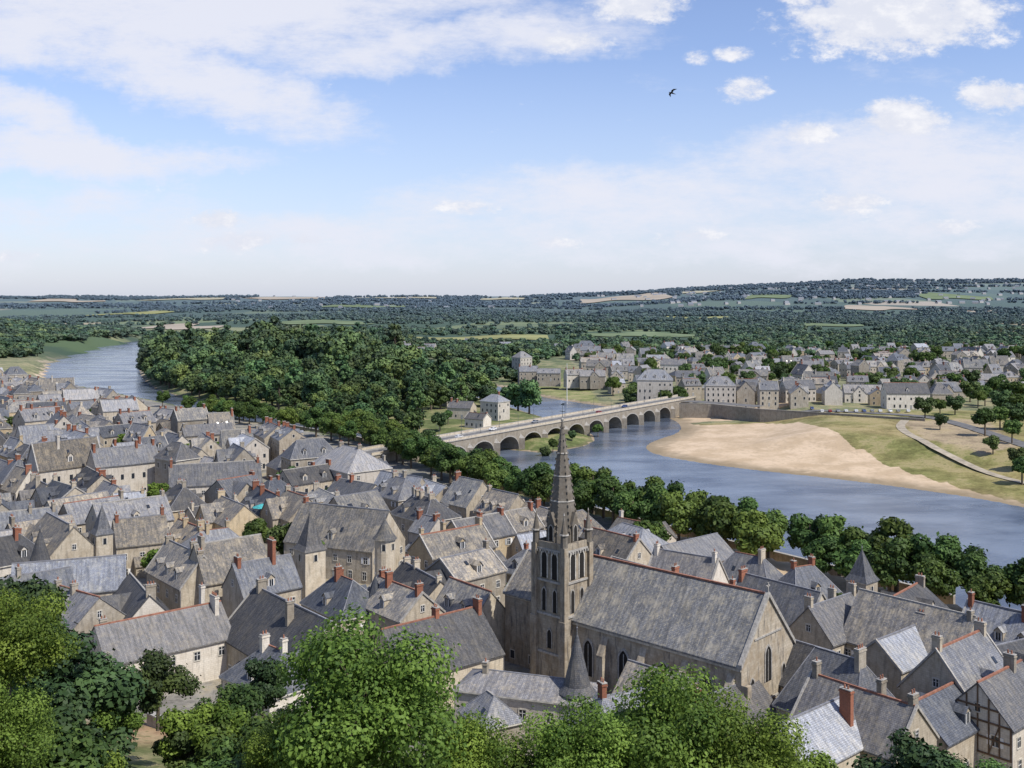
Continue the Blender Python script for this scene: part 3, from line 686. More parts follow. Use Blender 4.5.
for irow in range(28):
    tt_=26+irow*13.0+(irow//2)*3.2
    s=-90+rs.uniform(0,8)
    while s<1150:
        cand.append((112+e1[0]*s+e2[0]*tt_+rs.uniform(-1.5,1.5),198+e1[1]*s+e2[1]*tt_+rs.uniform(-1.5,1.5))); s+=rs.uniform(11,18)
C=np.array(cand); zc,lb,inn,dnn,_,_=terr(C[:,0],C[:,1],True)
setb=np.where(C[:,1]<260,30,np.where(C[:,1]<360,40,np.where(C[:,1]<490,46,26)))
ok=(lb==0)&(~inn)&(dnn>setb)&(dnn<185+.04*C[:,1])&(C[:,1]+.25*C[:,0]>138)&(np.abs(C[:,0])<C[:,1]*.62+25)&(C[:,1]<905)
C=C[ok]; zc=zc[ok]
nh=0; tree_spots=[]
order=sorted(range(len(C)),key=lambda i:C[i][1])
for i in order:
    x,y=C[i]
    if rs.random()<(.13 if y<460 else .08): tree_spots.append((x,y,zc[i])); continue
    rz=(A1 if rs.random()<.6 else A2)+rs.uniform(-.25,.25)
    if y>300:
        L,W,me_=rs.choice(var_far)
        if clash(x,y,rz,L,W,.7): continue
        o=place(me_,'town_house',x,y,rz,zc[i]+rs.uniform(-1.4,1.4)); q=rs.uniform(.82,1.25); o.scale=(rs.uniform(.85,1.15),1,q)
    else:
        L=rs.uniform(11,18);W=rs.uniform(8.5,12)
        if clash(x,y,rz,L,W,.74):
            L*=.62;W*=.7
            if clash(x,y,rz,L,W,.85): continue
        ri=rs.uniform(3.2,5.8)*W/9.5; 
        place(house_mesh('town_house',L,W,rs.uniform(4.5,8.2),ri,rs.choice(['gable','gable','gable','hip']),rs.choice(walls),rs.choice(roofs),2,int(rs.random()*9999)),'town_house',x,y,rz,zc[i]-rs.uniform(0,.8))
    occ.append((x,y,rz,L,W)); nh+=1
print('town houses',nh,time.time()-T0)
x,y,z=solve(262,504,9); mb=MB(); mb.tube((0,0,0),(0,0,9.0),.06,.05,6,'metal'); mb.frus(0,0,8.2,9.1,2.6,.05,8,'teal'); place(mb,'garden_parasol',x,y,0,z)
# ------------------------------------------------------------------ far-bank suburb
def FH(px,pyb,L,W,eave,rise,rot,kind='gable',wall='stone_w',roof='slate',name='suburb_house',gz=8,**k):
    x,y=site(px,pyb,gz); occ.append((x,y,math.radians(rot),L,W))
    return place(house_mesh(name,L,W,eave,rise,kind,wall,roof,1,int(px),**k),name,x,y,math.radians(rot),max(tz(x,y),gz-1))
FH(655,398,22,13,13,6,-8,'hip','stone_w','slate_pale',name='white_mansion',floors=3,dorm=3)
FH(690,394,12,10,7,4,15,wall='stone'); FH(720,401,18,11,11,5,-6,'hip',wall='stone_w',dorm=2,floors=3)
FH(747,397,14,10,7,5.5,0,wall='stone_w',roof='slate_dark');FH(768,404,11,10,10,4.5,-5,wall='stone');FH(797,401,20,10,8,5,12,wall='stone_w',roof='slate_dark')
FH(832,404,15,10,8.5,5,80,wall='stone_w');FH(862,402,22,10,6,4.5,-8,roof='slate_pale',wall='stone_w');FH(905,408,24,12,9,5.5,-4,roof='slate_dark',name='long_quay_house');FH(945,402,16,10,7,5,18,wall='stone_g')
for px,l_,r_ in ((528,15,8),(549,18,-6),(574,14,14),(592,19,0),(617,13,80)): FH(px,383-(616-px)*.05,l_,9,rs.uniform(5,8),rs.uniform(3,4.5),r_,wall=rs.choice(['stone','stone_w','stone_g']),roof=rs.choice(['slate','slate_old','slate_pale']))
FH(522,368,14,12,11,5,40,'hip',dorm=1,name='tall_white_house')
FH(495,417,13,10,10,3.5,-40,'hip','stone_w','slate_pale',name='island_house',gz=5,floors=3); FH(462,416,14,9,6,3.2,-20,wall='stone',gz=5,name='island_house',roof='slate'); FH(455,404,13,9,6,4,20,wall='stone_w',gz=5,name='island_house'); FH(478,425,12,7,4.5,2.6,-35,gz=5,name='island_house')
cnt=0
for _ in range(2400):
    y=600+rs.random()**1.3*580; x=rs.uniform(60,670)
    if x/y>.57: continue
    if x<95 and y<700: continue
    if x/y>.42 and y<640: continue
    L,W,me_=rs.choice(var_far); rz=rs.choice([0,0,math.pi/2,.5])+rs.uniform(-.4,.4)+.1
    if clash(x,y,rz,L*1.12,W*1.2,1.0): continue
    z,lb,inn,dd1,dd2,dd3=terr(np.array([x]),np.array([y]),True)
    if lb[0]!=2 or dd3[0]<50: continue
    o=place(me_,'suburb_house',x,y,rz,float(z[0])); o.scale=(rs.uniform(.7,1.1),1,rs.uniform(.75,1.15)); occ.append((x,y,rz,L,W)); cnt+=1
    if cnt>245: break
print('suburb',cnt,time.time()-T0)
for px,py in ((405,352),(418,356),(400,349),(430,352),(505,350),(470,346),(560,352)): FH(px,py,14,9,6,4,rs.uniform(-20,20),gz=8)

# ------------------------------------------------------------------ bridge
Ax,Ay=-42,424; Bx,By=94,616; BL=math.hypot(Bx-Ax,By-Ay); ba=math.atan2(By-Ay,Bx-Ax)
bridge=empty('stone_arch_bridge',(Ax,Ay,0),ba)
mb=MB(); hw=6.0; zd=9.6; nA=11; pier=3.0; x=14; span=(BL-14-6-nA*pier)/nA
def side(mb,x0,x1,f):
    for sy in (-1,1): mb.poly([(x0,sy*hw,-3),(x1,sy*hw,-3),(x1,sy*hw,zd),(x0,sy*hw,zd)],'stone_g')
side(mb,-30,x,0)
for i in range(nA):
    a0,a1=x,x+span; n=14; prev=None
    for j in range(n+1):
        th=math.pi*j/n; xx=(a0+a1)/2-math.cos(th)*span/2; zz=1.2+5.9*math.sin(th)**.9 if 0<j<n else 1.2
        if prev:
            for sy in (-1,1):
                mb.poly([(prev[0],sy*hw,prev[1]),(xx,sy*hw,zz),(xx,sy*hw,zd),(prev[0],sy*hw,zd)],'stone_g')
                k=.55; y0=sy*(hw+.06)
                mb.poly([(prev[0],y0,prev[1]),(xx,y0,zz),(xx,y0,zz+k),(prev[0],y0,prev[1]+k)],'coping')
            mb.poly([(prev[0],-hw,prev[1]),(xx,-hw,zz),(xx,hw,zz),(prev[0],hw,prev[1])],'stone_g')
        prev=(xx,zz)
    p0,p1=a1,a1+pier
    for sy in (-1,1):
        mb.poly([(p0,sy*hw,-3),(p1,sy*hw,-3),(p1,sy*hw,zd),(p0,sy*hw,zd)],'stone_g')
        ym=sy*(hw+2.4); mid=(p0+p1)/2
        for (q0,q1) in (((p0,sy*hw),(mid,ym)),((mid,ym),(p1,sy*hw))): mb.poly([(q0[0],q0[1],-3),(q1[0],q1[1],-3),(q1[0],q1[1],5.6),(q0[0],q0[1],5.6)],'stone_g')
        mb.poly([(p0,sy*hw,5.6),(mid,ym,5.6),(mid,sy*hw,7.6)],'coping'); mb.poly([(p1,sy*hw,5.6),(mid,ym,5.6),(mid,sy*hw,7.6)],'coping')
    for xx in (p0,p1): mb.poly([(xx,-hw,-3),(xx,hw,-3),(xx,hw,1.3),(xx,-hw,1.3)],'stone_g')
    x=p1
side(mb,x,BL+25,0)
mb.obj('arches_and_piers',parent=bridge)
mb=MB()
for sy in (-1,1):
    a,b_=sorted((sy*(hw-.15),sy*(hw+.35))); mb.box(-30,BL+25,a,b_,zd,zd+.35,'coping')
    a,b_=sorted((sy*(hw-.05),sy*(hw+.25))); mb.box(-30,BL+25,a,b_,zd+.35,zd+1.25,'stone')
    a,b_=sorted((sy*(hw-.1),sy*(hw+.3))); mb.box(-30,BL+25,a,b_,zd+1.25,zd+1.4,'coping')
    a,b_=sorted((sy*(hw-.16),sy*(hw-1.9))); mb.box(-30,BL+25,a,b_,zd,zd+.17,'paving')
mb.obj('parapets_and_pavements',parent=bridge)
mb=MB(); mb.box(-30,BL+25,-hw+1.9,hw-1.9,zd-.3,zd+.03,'asphalt')
xx=-28
while xx<BL+20: mb.box(xx,xx+3,-.07,.07,zd+.031,zd+.036,'white'); xx+=8
mb.obj('roadway',parent=bridge)
def lamp(name,x,y,z,rz,h=7):
    mb=MB(); mb.tube((0,0,0),(0,0,h),.1,.06,6,'metal'); mb.frus(0,0,0,.6,.2,.13,8,'metal'); mb.tube((0,0,h),(1.3,0,h+.4),.05,.04,5,'metal'); mb.box(1.0,1.7,-.14,.14,h+.3,h+.45,'metal'); 
    return mb.obj(name,(x,y,z),rz)
def bp_(u,v): return (Ax+math.cos(ba)*u-math.sin(ba)*v,Ay+math.sin(ba)*u+math.cos(ba)*v)
lm=None
for i in range(8):
    for sy in (-1,1):
        X_,Y_=bp_(12+i*29,sy*5.4)
        if lm is None: lo_=lamp('street_lamp',X_,Y_,zd+.17,ba-sy*math.pi/2); lm=lo_.data
        else:
            o=bpy.data.objects.new('street_lamp',lm); o.location=(X_,Y_,zd+.17); o.rotation_euler=(0,0,ba-sy*math.pi/2); link(o)
def wallrun(name,L,th,h,mat_,base=-2,top=None):
    mb=MB()
    for a,b_ in zip(L[:-1],L[1:]):
        dx,dy=b_[0]-a[0],b_[1]-a[1]; l=math.hypot(dx,dy); nx_,ny_=-dy/l*th/2,dx/l*th/2
        za=top if top is not None else tz(*a)+h; zb_=top if top is not None else tz(*b_)+h
        mb.hexa([(a[0]-nx_,a[1]-ny_,base),(b_[0]-nx_,b_[1]-ny_,base),(b_[0]+nx_,b_[1]+ny_,base),(a[0]+nx_,a[1]+ny_,base),(a[0]-nx_,a[1]-ny_,za),(b_[0]-nx_,b_[1]-ny_,zb_),(b_[0]+nx_,b_[1]+ny_,zb_),(a[0]+nx_,a[1]+ny_,za)],mat_)
        mb.hexa([(a[0]-nx_*1.25,a[1]-ny_*1.25,za),(b_[0]-nx_*1.25,b_[1]-ny_*1.25,zb_),(b_[0]+nx_*1.25,b_[1]+ny_*1.25,zb_),(a[0]+nx_*1.25,a[1]+ny_*1.25,za),(a[0]-nx_*1.25,a[1]-ny_*1.25,za+.15),(b_[0]-nx_*1.25,b_[1]-ny_*1.25,zb_+.15),(b_[0]+nx_*1.25,b_[1]+ny_*1.25,zb_+.15),(a[0]+nx_*1.25,a[1]+ny_*1.25,za+.15)],'coping')
    return mb.obj(name)
wallrun('quay_wall',[(99,606),site(712,404,9),site(760,409,9),site(830,413,9),site(925,419,9)],.7,0,'stone_g',0,9.0)
wallrun('embankment_wall',[p for p in NPs if 190<p[1]<560],.8,0,'stone_g',-2,6.3)
ribbon('causeway_road',[(88,628),(104,622),site(712,402,9),site(760,406,9)],12,'asphalt',.1,zf=8.75)
def carmesh(paint):
    mb=MB(); k=paint; prof=[(-2.05,.35),(-2.1,.75),(-1.95,1.0),(-1.55,1.42),(.35,1.45),(1.0,1.02),(1.85,.9),(2.1,.7),(2.1,.35)]
    for a,b_ in zip(prof,prof[1:]+prof[:1]): mb.poly([(a[0],-.82,a[1]),(b_[0],-.82,b_[1]),(b_[0],.82,b_[1]),(a[0],.82,a[1])],k)
    for sy in (-1,1):
        mb.poly([(p[0],sy*.82,p[1]) for p in prof],k)
        mb.poly([(-1.75,sy*.83,1.0),(-1.45,sy*.83,1.36),(.3,sy*.83,1.38),(.85,sy*.83,1.02)],'glass')
        for x in (-1.3,1.3): mb.tube((x,sy*.62,.32),(x,sy*.86,.32),.32,.32,12,'rubber'); mb.tube((x,sy*.86,.32),(x,sy*.87,.32),.18,.18,8,'metal')
    mb.poly([(.40,-.72,1.44),(.98,-.72,1.05),(.98,.72,1.05),(.40,.72,1.44)],'glass'); mb.poly([(-1.6,-.72,1.40),(-1.94,-.72,1.04),(-1.94,.72,1.04),(-1.6,.72,1.40)],'glass')
    mb.box(2.08,2.13,-.7,-.4,.6,.75,'white'); mb.box(2.08,2.13,.4,.7,.6,.75,'white')
    return mb
for nm,c in (('car_white',(.75,.75,.74)),('car_red',(.30,.04,.035)),('car_blue',(.05,.08,.2)),('car_grey',(.25,.26,.27))):
    M[nm]=plain(nm+'_paint',c,.3,.5,.03)
cm=[carmesh(k).mesh('car') for k in ('car_white','car_red','car_blue','car_grey')]
for i,px in enumerate((752,766,790,812,822,830,838,846,856,864,872,880,890,898,908)):
    x,y=site(px,410.5 if px>815 else 407.5,9); place(cm[(0,3,0,2,0,1,3,0,0,2,3,0,0,3,0)[i]],'parked_car',x,y,math.radians(80 if i%3 else -95),tz(x,y)+.28)
for u,v,c,rv in ((30,-2,0,0),(95,2,3,1),(150,-2,1,0),(185,2,2,1),(60,2,0,1)):
    x,y=bp_(u,v); place(cm[c],'car',x,y,ba+rv*math.pi,zd+.035)
x,y=site(567,392,8); mb=MB(); mb.tube((0,0,0),(0,0,30),.28,.12,6,'white'); 
for zz in (24,26,28.5): mb.box(-.8,.8,-.05,.05,zz,zz+.12,'metal')
place(mb,'antenna_mast',x,y,0)

# ------------------------------------------------------------------ trees
def tree_mesh(name,h,cr,ch,nl,ls,seed,nb=16,leaf='leaf',limbs=True,squash=.8,spread=(.35,.78)):
    r=np.random.default_rng(seed); cz=h-ch/2
    bc=[];br=[]
    for i in range(nb):
        d=r.normal(size=3); d/=np.linalg.norm(d); q=r.uniform(*spread)
        bc.append((d[0]*cr*q,d[1]*cr*q,cz+d[2]*ch*.5*q*.95)); br.append(cr*r.uniform(.2,.42))
    bc=np.array(bc); br=np.array(br); bt=r.uniform(.05,.9,nb)
    bi=r.choice(nb,nl,p=br**2/np.sum(br**2)); d=r.normal(size=(nl,3)); d/=np.linalg.norm(d,axis=1)[:,None]
    rad=br[bi]*np.where(r.random(nl)<.8,r.uniform(.7,1.12,nl),r.uniform(.2,1.45,nl))
    pos=bc[bi]+d*rad[:,None]*np.array([1,1,squash])
    nrm=d+r.normal(size=(nl,3))*.45+np.array([0,0,.35]); nrm/=np.linalg.norm(nrm,axis=1)[:,None]
    u=np.cross(nrm,r.normal(size=(nl,3))); u/=np.linalg.norm(u,axis=1)[:,None]; v=np.cross(nrm,u)
    sz=ls*r.uniform(.6,1.3,nl)[:,None]
    P=np.stack([pos-u*sz,pos-v*sz*.62+u*sz*.1,pos+u*sz,pos+v*sz*.62+u*sz*.1],1).reshape(-1,3)
    Qd=np.arange(nl*4).reshape(-1,4); tint=np.clip(bt[bi]+r.normal(0,.2,nl),0,1); tint=np.repeat(tint,4); mi=np.ones(nl,int)
    tv=[];tq=[]
    def limb(p0,p1,r0,r1,n=6):
        p0=np.array(p0,float);p1=np.array(p1,float);dd=p1-p0;dd/=np.linalg.norm(dd)+1e-9; uu=np.cross(dd,[.3,.9,.1]);uu/=np.linalg.norm(uu);ww=np.cross(dd,uu); i0=len(tv)
        for (p,rr) in ((p0,r0),(p1,r1)):
            for i in range(n): a=2*math.pi*i/n; tv.append(p+(uu*math.cos(a)+ww*math.sin(a))*rr)
        for i in range(n): j=(i+1)%n; tq.append((i0+i,i0+j,i0+n+j,i0+n+i))
    tr=h*.028; fork=h-ch*.75; limb((0,0,-1.5),(0,0,fork),tr*1.25,tr*.85,8); limb((0,0,fork),(0,0,h-ch*.3),tr*.85,tr*.3)
    if limbs:
        for i in range(nb):
            st=(0,0,fork+r.uniform(0,ch*.3)); mid=(np.array(st)+bc[i])/2+np.array([0,0,ch*.03]); limb(st,mid,tr*.45,tr*.28,5); limb(mid,bc[i],tr*.28,tr*.1,5)
    tv=np.array(tv); tq=np.array(tq)
    V=np.concatenate([tv,P]); QQ=np.concatenate([tq,Qd+len(tv)]); mi=np.concatenate([np.zeros(len(tq),int),mi]); tint=np.concatenate([np.zeros(len(tv)),tint])
    return npmesh(name,V,QQ,['bark',leaf],mi,tint)
def put(me_,name,x,y,s=1,z=None,sz=None):
    o=bpy.data.objects.new(name,me_); o.location=(x,y,tz(x,y) if z is None else z); o.rotation_euler=(0,0,rs.uniform(0,6.28)); o.scale=(s,s,sz or s); return link(o)
quay=[tree_mesh('plane_tree_%d'%i,13,5.4,10.2,6000,.44,40+i,22,'leaf') for i in range(4)]
def walk(L,sp,off):
    out=[];acc=0
    for a,b_ in zip(L[:-1],L[1:]):
        d=math.hypot(b_[0]-a[0],b_[1]-a[1]); tx_,ty_=(b_[0]-a[0])/d,(b_[1]-a[1])/d
        while acc<d: out.append((a[0]+tx_*acc-ty_*off,a[1]+ty_*acc+tx_*off)); acc+=sp
        acc-=d
    return out
for off,sp in ((6,8.6),(15,9)):
    for (x,y) in walk(NPs,sp,off):
        if not 175<y<620: continue
        if abs(x/y)>.62: continue
        pr=.95 if y<470 else (.3 if y<520 else (.9 if y<590 else .15))
        if off>10 and y<255: pr=.6
        if rs.random()>pr: continue
        s_=rs.uniform(.82,1.15)*(1.1 if y<300 else 1)*(.85 if y>500 else 1)
        put(rs.choice(quay),'plane_tree',x+rs.uniform(-1.8,1.8),y+rs.uniform(-1.8,1.8),s_)
tmid=[tree_mesh('garden_tree_%d'%i,9,3.8,6.8,3200,.42,60+i,14,['leaf','leaf_dark','leaf_light'][i]) for i in range(3)]
for i,(x,y,z) in enumerate(tree_spots): put(rs.choice(tmid),'garden_tree',x,y,rs.uniform(.6,1.15),z)
for px,py,s in ((925,428,1.3),(940,426,1.1),(955,424,1.2),(985,447,1.5),(1000,440,1.3),(1012,455,1.2),(938,398,1.4),(955,392,1.5),(1002,425,1.6),(1018,470,1.0),(820,396,1.3),(890,392,1.3),(970,402,1.5),(985,406,1.4),(1010,412,1.5),(1022,405,1.6),(995,398,1.5),(940,440,.9),(545,449,.75),(553,446,.8),(598,431,.8),(572,438,.6),(1020,428,1.5),(1015,440,1.5),(978,418,1.2),(993,462,.9),(1022,480,1.2),(440,432,1.1),(428,440,1.2),(448,426,.9)):
    x,y=site(px,py,3 if py>420 else (8 if py<412 else 2)); put(rs.choice(tmid[:2]),'riverside_tree',x,y,s)
for _ in range(430):
    y=rs.uniform(620,1230);x=rs.uniform(70,.58*y)
    if not clash(x,y,0,6,6,1) and not (x/y>.4 and y<650): put(rs.choice(tmid[:2]),'suburb_tree',x,y,rs.uniform(.9,1.7))
x,y=site(650,560,7); put(tmid[0],'garden_tree',x,y,1.2)

def kinds(cname,lst,locs):
    c=bpy.data.collections.new(cname); scene.collection.children.link(c)
    for i,(me_,nm) in enumerate(lst):
        o=bpy.data.objects.new(nm,me_); o.location=(*locs[i],tz(*locs[i])); c.objects.link(o)
    return c
def scatter(name,P,sc,coll):
    me_=bpy.data.meshes.new(name); me_.from_pydata([tuple(p) for p in P],[],[]); a=me_.attributes.new('sc','FLOAT_VECTOR','POINT'); a.data.foreach_set('vector',np.asarray(sc,np.float32).ravel())
    o=bpy.data.objects.new(name,me_); link(o)
    ng=bpy.data.node_groups.new(name,'GeometryNodeTree'); ng.interface.new_socket('Geometry',in_out='INPUT',socket_type='NodeSocketGeometry'); ng.interface.new_socket('Geometry',in_out='OUTPUT',socket_type='NodeSocketGeometry')
    N=ng.nodes; gi=N.new('NodeGroupInput'); go=N.new('NodeGroupOutput'); ip=N.new('GeometryNodeInstanceOnPoints'); ci=N.new('GeometryNodeCollectionInfo'); ci.inputs[0].default_value=coll; ci.inputs['Separate Children'].default_value=True; ci.inputs['Reset Children'].default_value=True
    rv=N.new('FunctionNodeRandomValue'); rv.data_type='FLOAT_VECTOR'; rv.inputs[0].default_value=(0,0,0); rv.inputs[1].default_value=(0,0,6.283)
    na=N.new('GeometryNodeInputNamedAttribute'); na.data_type='FLOAT_VECTOR'; na.inputs[0].default_value='sc'
    l=ng.links; l.new(gi.outputs[0],ip.inputs['Points']); l.new(ci.outputs[0],ip.inputs['Instance']); ip.inputs['Pick Instance'].default_value=True
    l.new(rv.outputs[0],ip.inputs['Rotation']); l.new(na.outputs[0],ip.inputs['Scale']); l.new(ip.outputs[0],go.inputs[0])
    md=o.modifiers.new('scatter','NODES'); md.node_group=ng; return o
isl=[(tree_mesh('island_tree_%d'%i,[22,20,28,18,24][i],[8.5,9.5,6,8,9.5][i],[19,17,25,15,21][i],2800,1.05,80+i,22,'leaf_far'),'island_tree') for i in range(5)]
ci_=kinds('island_tree_kinds',isl,[(-150,640),(-170,660),(-200,730),(-190,700),(-120,620)])
rr=np.random.default_rng(5)
P=rr.uniform((-620,470),(60,1500),(9000,2)); z,lb,inn,d0,d1,d2=terr(P[:,0],P[:,1],True)
clump=np.sin(P[:,0]*.021+P[:,1]*.013)+np.sin(P[:,1]*.024-P[:,0]*.011+2)
okp=(~inn)&(lb==1)&(d1>4)&((P[:,0]<-50)|(P[:,1]>615))&((P[:,1]<980)|(clump>-.4))&~infield(P)
hsite=site(478,415,5)
okp&=np.hypot(P[:,0]-hsite[0],P[:,1]-hsite[1])>36
gl=site(445,383,6); okp&=np.hypot((P[:,0]-gl[0])/1.2,(P[:,1]-gl[1])/1)>16
P=P[okp];z=z[okp];clump=clump[okp]
keep=[];grid={}
for i,(a,b_) in enumerate(P):
    g_=(int(a//11.5),int(b_//11.5))
    if g_ in grid: continue
    grid[g_]=1; keep.append(i)
P=P[keep];z=z[keep];clump=clump[keep]
base=np.clip(.66+(P[:,1]-520)/650,.62,1.35); base=np.where(P[:,0]>-60,np.minimum(base,.72),base)*(1+.13*clump)
sc=base*rr.uniform(.55,1.3,len(P)); sc=np.where(P[:,1]>1000,sc*.62,sc)
scatter('island_woods',np.column_stack([P,z]),np.column_stack([sc,sc,sc*rr.uniform(.8,1.15,len(sc))]),ci_)
print('island trees',len(P))
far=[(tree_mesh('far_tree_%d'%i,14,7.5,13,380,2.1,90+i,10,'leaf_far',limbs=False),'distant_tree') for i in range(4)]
cf=kinds('distant_tree_kinds',far,[(100,1250),(200,1280),(-20,1270),(300,1230)])
pts=[]
def ok_far(x,y): return abs(x)<.62*y+60
for _ in range(270):
    y=1080*math.exp(rr.uniform(0,1.85)); x=rr.uniform(-.6,.6)*y; L=rr.uniform(150,900)*(y/2200)**.7; a=rr.normal(0,.2); n=int(L/11); wd=rr.uniform(4,22) if rr.random()<.7 else rr.uniform(30,80)
    for i in range(n if wd<30 else n*2):
        s_=rr.uniform(-.5,.5)*L; w_=rr.normal(0,1)*wd; X_=x+math.cos(a)*s_-math.sin(a)*w_; Y_=y+math.sin(a)*s_+math.cos(a)*w_
        if ok_far(X_,Y_) and Y_>1020: pts.append((X_,Y_,rr.uniform(.55,1.05)*(1+max(0,Y_-2500)/6000)))
for _ in range(2600):
    X_=rr.uniform(-1250,-540);Y_=rr.uniform(940,1950); pts.append((X_,Y_,rr.uniform(.7,1.2)))
for _ in range(420):
    X_=rr.uniform(-520,700);Y_=rr.uniform(1010,1450); pts.append((X_,Y_,rr.uniform(.6,1.1)))
for _ in range(130):
    X_=rr.uniform(-150,20);Y_=rr.uniform(830,1010); pts.append((X_,Y_,rr.uniform(.6,1.1)))
A=np.array(pts); z,lb,inn,d0,d1,d2=terr(A[:,0],A[:,1],True)
okp=(~inn)&(np.minimum(np.minimum(d0,d1),d2)>12)&~((lb==0)&(d0<26+14*np.sin(A[:,1]*.02))&(A[:,1]<1600))&~infield(A)
A=A[okp]; z=z[okp]
scatter('distant_woods',np.column_stack([A[:,:2],z-1]),np.column_stack([A[:,2]*1.15,A[:,2]*1.15,A[:,2]*.92]),cf)
print('far trees',len(A),time.time()-T0)
mbv=MB(); r3=random.Random(9)
for _ in range(230):
    y=r3.uniform(4200,7000); x=r3.uniform(.12,.5)*y if r3.random()<.8 else r3.uniform(-.3,.1)*y; z=tz(x,y); L=r3.uniform(12,28); W=12; a=r3.uniform(-.5,.5); h=6
    c,s_=math.cos(a),math.sin(a); 
    def T_(u,v,w): return (x+c*u-s_*v,y+s_*u+c*v,z+w)
    mbv.hexa([T_(-L/2,-W/2,-2),T_(L/2,-W/2,-2),T_(L/2,W/2,-2),T_(-L/2,W/2,-2),T_(-L/2,-W/2,h),T_(L/2,-W/2,h),T_(L/2,W/2,h),T_(-L/2,W/2,h)],'stone_w')
    for sy in (-1,1): mbv.poly([T_(-L/2,sy*W/2,h),T_(L/2,sy*W/2,h),T_(L/2,0,h+5),T_(-L/2,0,h+5)],'slate')
mbv.obj('distant_village')

# ------------------------------------------------------------------ foreground planting
big=[tree_mesh('lime_tree_%d'%i,14,6.8,11.5,38000,.19,120+i,52,'leaf_light',spread=(.3,1.0)) for i in range(2)]
dk=[tree_mesh('shrub_%d'%i,5,2.7,4.8,8000,.15,140+i,18,['leaf','leaf_dark','leaf_light'][i],spread=(.3,1.0)) for i in range(3)]
def FT(me_,name,px,pytop,D,h0,s):
    x=(px-512)/F*D; ztop=CAMZ-(pytop-HZ)*D/F; put(me_,name,x,D,s,ztop-h0*s)
FT(big[0],'lime_tree',366,630,84,14,1.1)
FT(big[1],'lime_tree',292,712,86,14,.55)
FT(big[1],'lime_tree',662,678,90,14,1.02)
FT(big[0],'lime_tree',742,708,88,14,.8)
FT(big[1],'lime_tree',468,722,86,14,.62)
FT(big[0],'lime_tree',575,708,86,14,.7)
FT(big[1],'lime_tree',8,598,84,14,.66)
FT(big[0],'lime_tree',-5,690,78,14,.6)
for px,py,D,s,k in ((60,622,95,2.3,1),(20,572,110,2.0,1),(105,660,104,1.4,0),(60,695,88,2.0,1),(158,650,116,1.4,1),(262,655,116,1.35,1),(230,685,106,1.3,0),(205,695,100,1.3,2),(190,722,98,1.4,1),(245,710,98,1.7,0),(285,745,90,1.5,2),(225,745,90,1.6,0),(40,730,82,2,0),(85,757,84,1.1,2),(910,730,108,1.9,1),(930,745,104,1.7,1),(510,748,86,1.6,0),(425,745,86,1.6,0),(985,760,100,1.2,0),(115,695,98,1.0,2),(800,752,94,1.2,2)):
    FT(dk[k],'shrub',px,py,D,5,s)
for _ in range(210):
    x=rs.uniform(-80,60); y=rs.uniform(60,122)
    if y+.25*x>128 or abs(x)>y*.6: continue
    z=tz(x,y)
    if math.hypot((x-dp[0])/1.1,y-dp[1])<8.5: continue
    put(rs.choice(dk),'shrub',x,y,rs.uniform(.4,.9),z-.3)
x,y,z=solve(172,722,1.5); mb=MB(); mb.box(-6,6,-.35,.35,-3,1.2,'stone_g'); mb.box(-6,6,-.45,.45,1.2,1.4,'coping'); place(mb,'garden_wall',x,y,-.7,z)
x,y,z=solve(938,690,8.5); mb=MB()
prev=(0,0,-1)
for i in range(1,9):
    p=(.05*i,0,i*.85-1); mb.tube(prev,p,.26-.01*i,.30-.01*i,8,'bark'); prev=p
M['palm']=plain('palm_frond',(.08,.12,.035),.6)
rp=random.Random(4)
for i in range(34):
    a=i*2.4; el=rp.uniform(-.3,1.2); L=2.5; base_=Vector(prev); d=Vector((math.cos(a)*math.cos(el),math.sin(a)*math.cos(el),math.sin(el))); sd=Vector((-math.sin(a),math.cos(a),0)); pp=base_
    for j in range(12):
        q=pp+d*(L/12); d=(d+Vector((0,0,-.13))).normalized(); mb.tube(pp,q,.03,.02,4,'palm'); w=.55*math.sin(math.pi*(j+1.5)/14)
        for s_ in (-1,1): mb.poly([pp,q,q+sd*s_*w+d*.25+Vector((0,0,-.15)),pp+sd*s_*w+d*.28+Vector((0,0,-.15))],'palm')
        pp=q
place(mb,'palm_tree',x,y,0,z)
mb=MB()
ringp=[(-.26,.004),(-.2,.02),(-.1,.035),(0,.04),(.08,.034),(.13,.026),(.17,.018),(.2,.003)]
prev=None
for x_,r_ in ringp:
    c=[(x_,r_*math.cos(k*math.pi/4),r_*math.sin(k*math.pi/4)) for k in range(8)]
    if prev: mb.ring(prev,c,'feather')
    prev=c
for s_ in (-1,1):
    mb.poly([(.07,s_*.03,.01),(-.05,s_*.03,.01),(-.04,s_*.16,.06),(.09,s_*.15,.07)],'feather'); mb.poly([(.09,s_*.15,.07),(-.04,s_*.16,.06),(-.12,s_*.30,.07),(-.16,s_*.38,.05),(.02,s_*.27,.085)],'feather')
    mb.poly([(-.22,0,0),(-.34,s_*.07,0),(-.24,s_*.02,0)],'feather')
o=mb.obj('flying_swallow',(9.2,59,CAMZ+207/F*59),math.radians(25)); o.rotation_euler=(.5,-.2,math.radians(200))

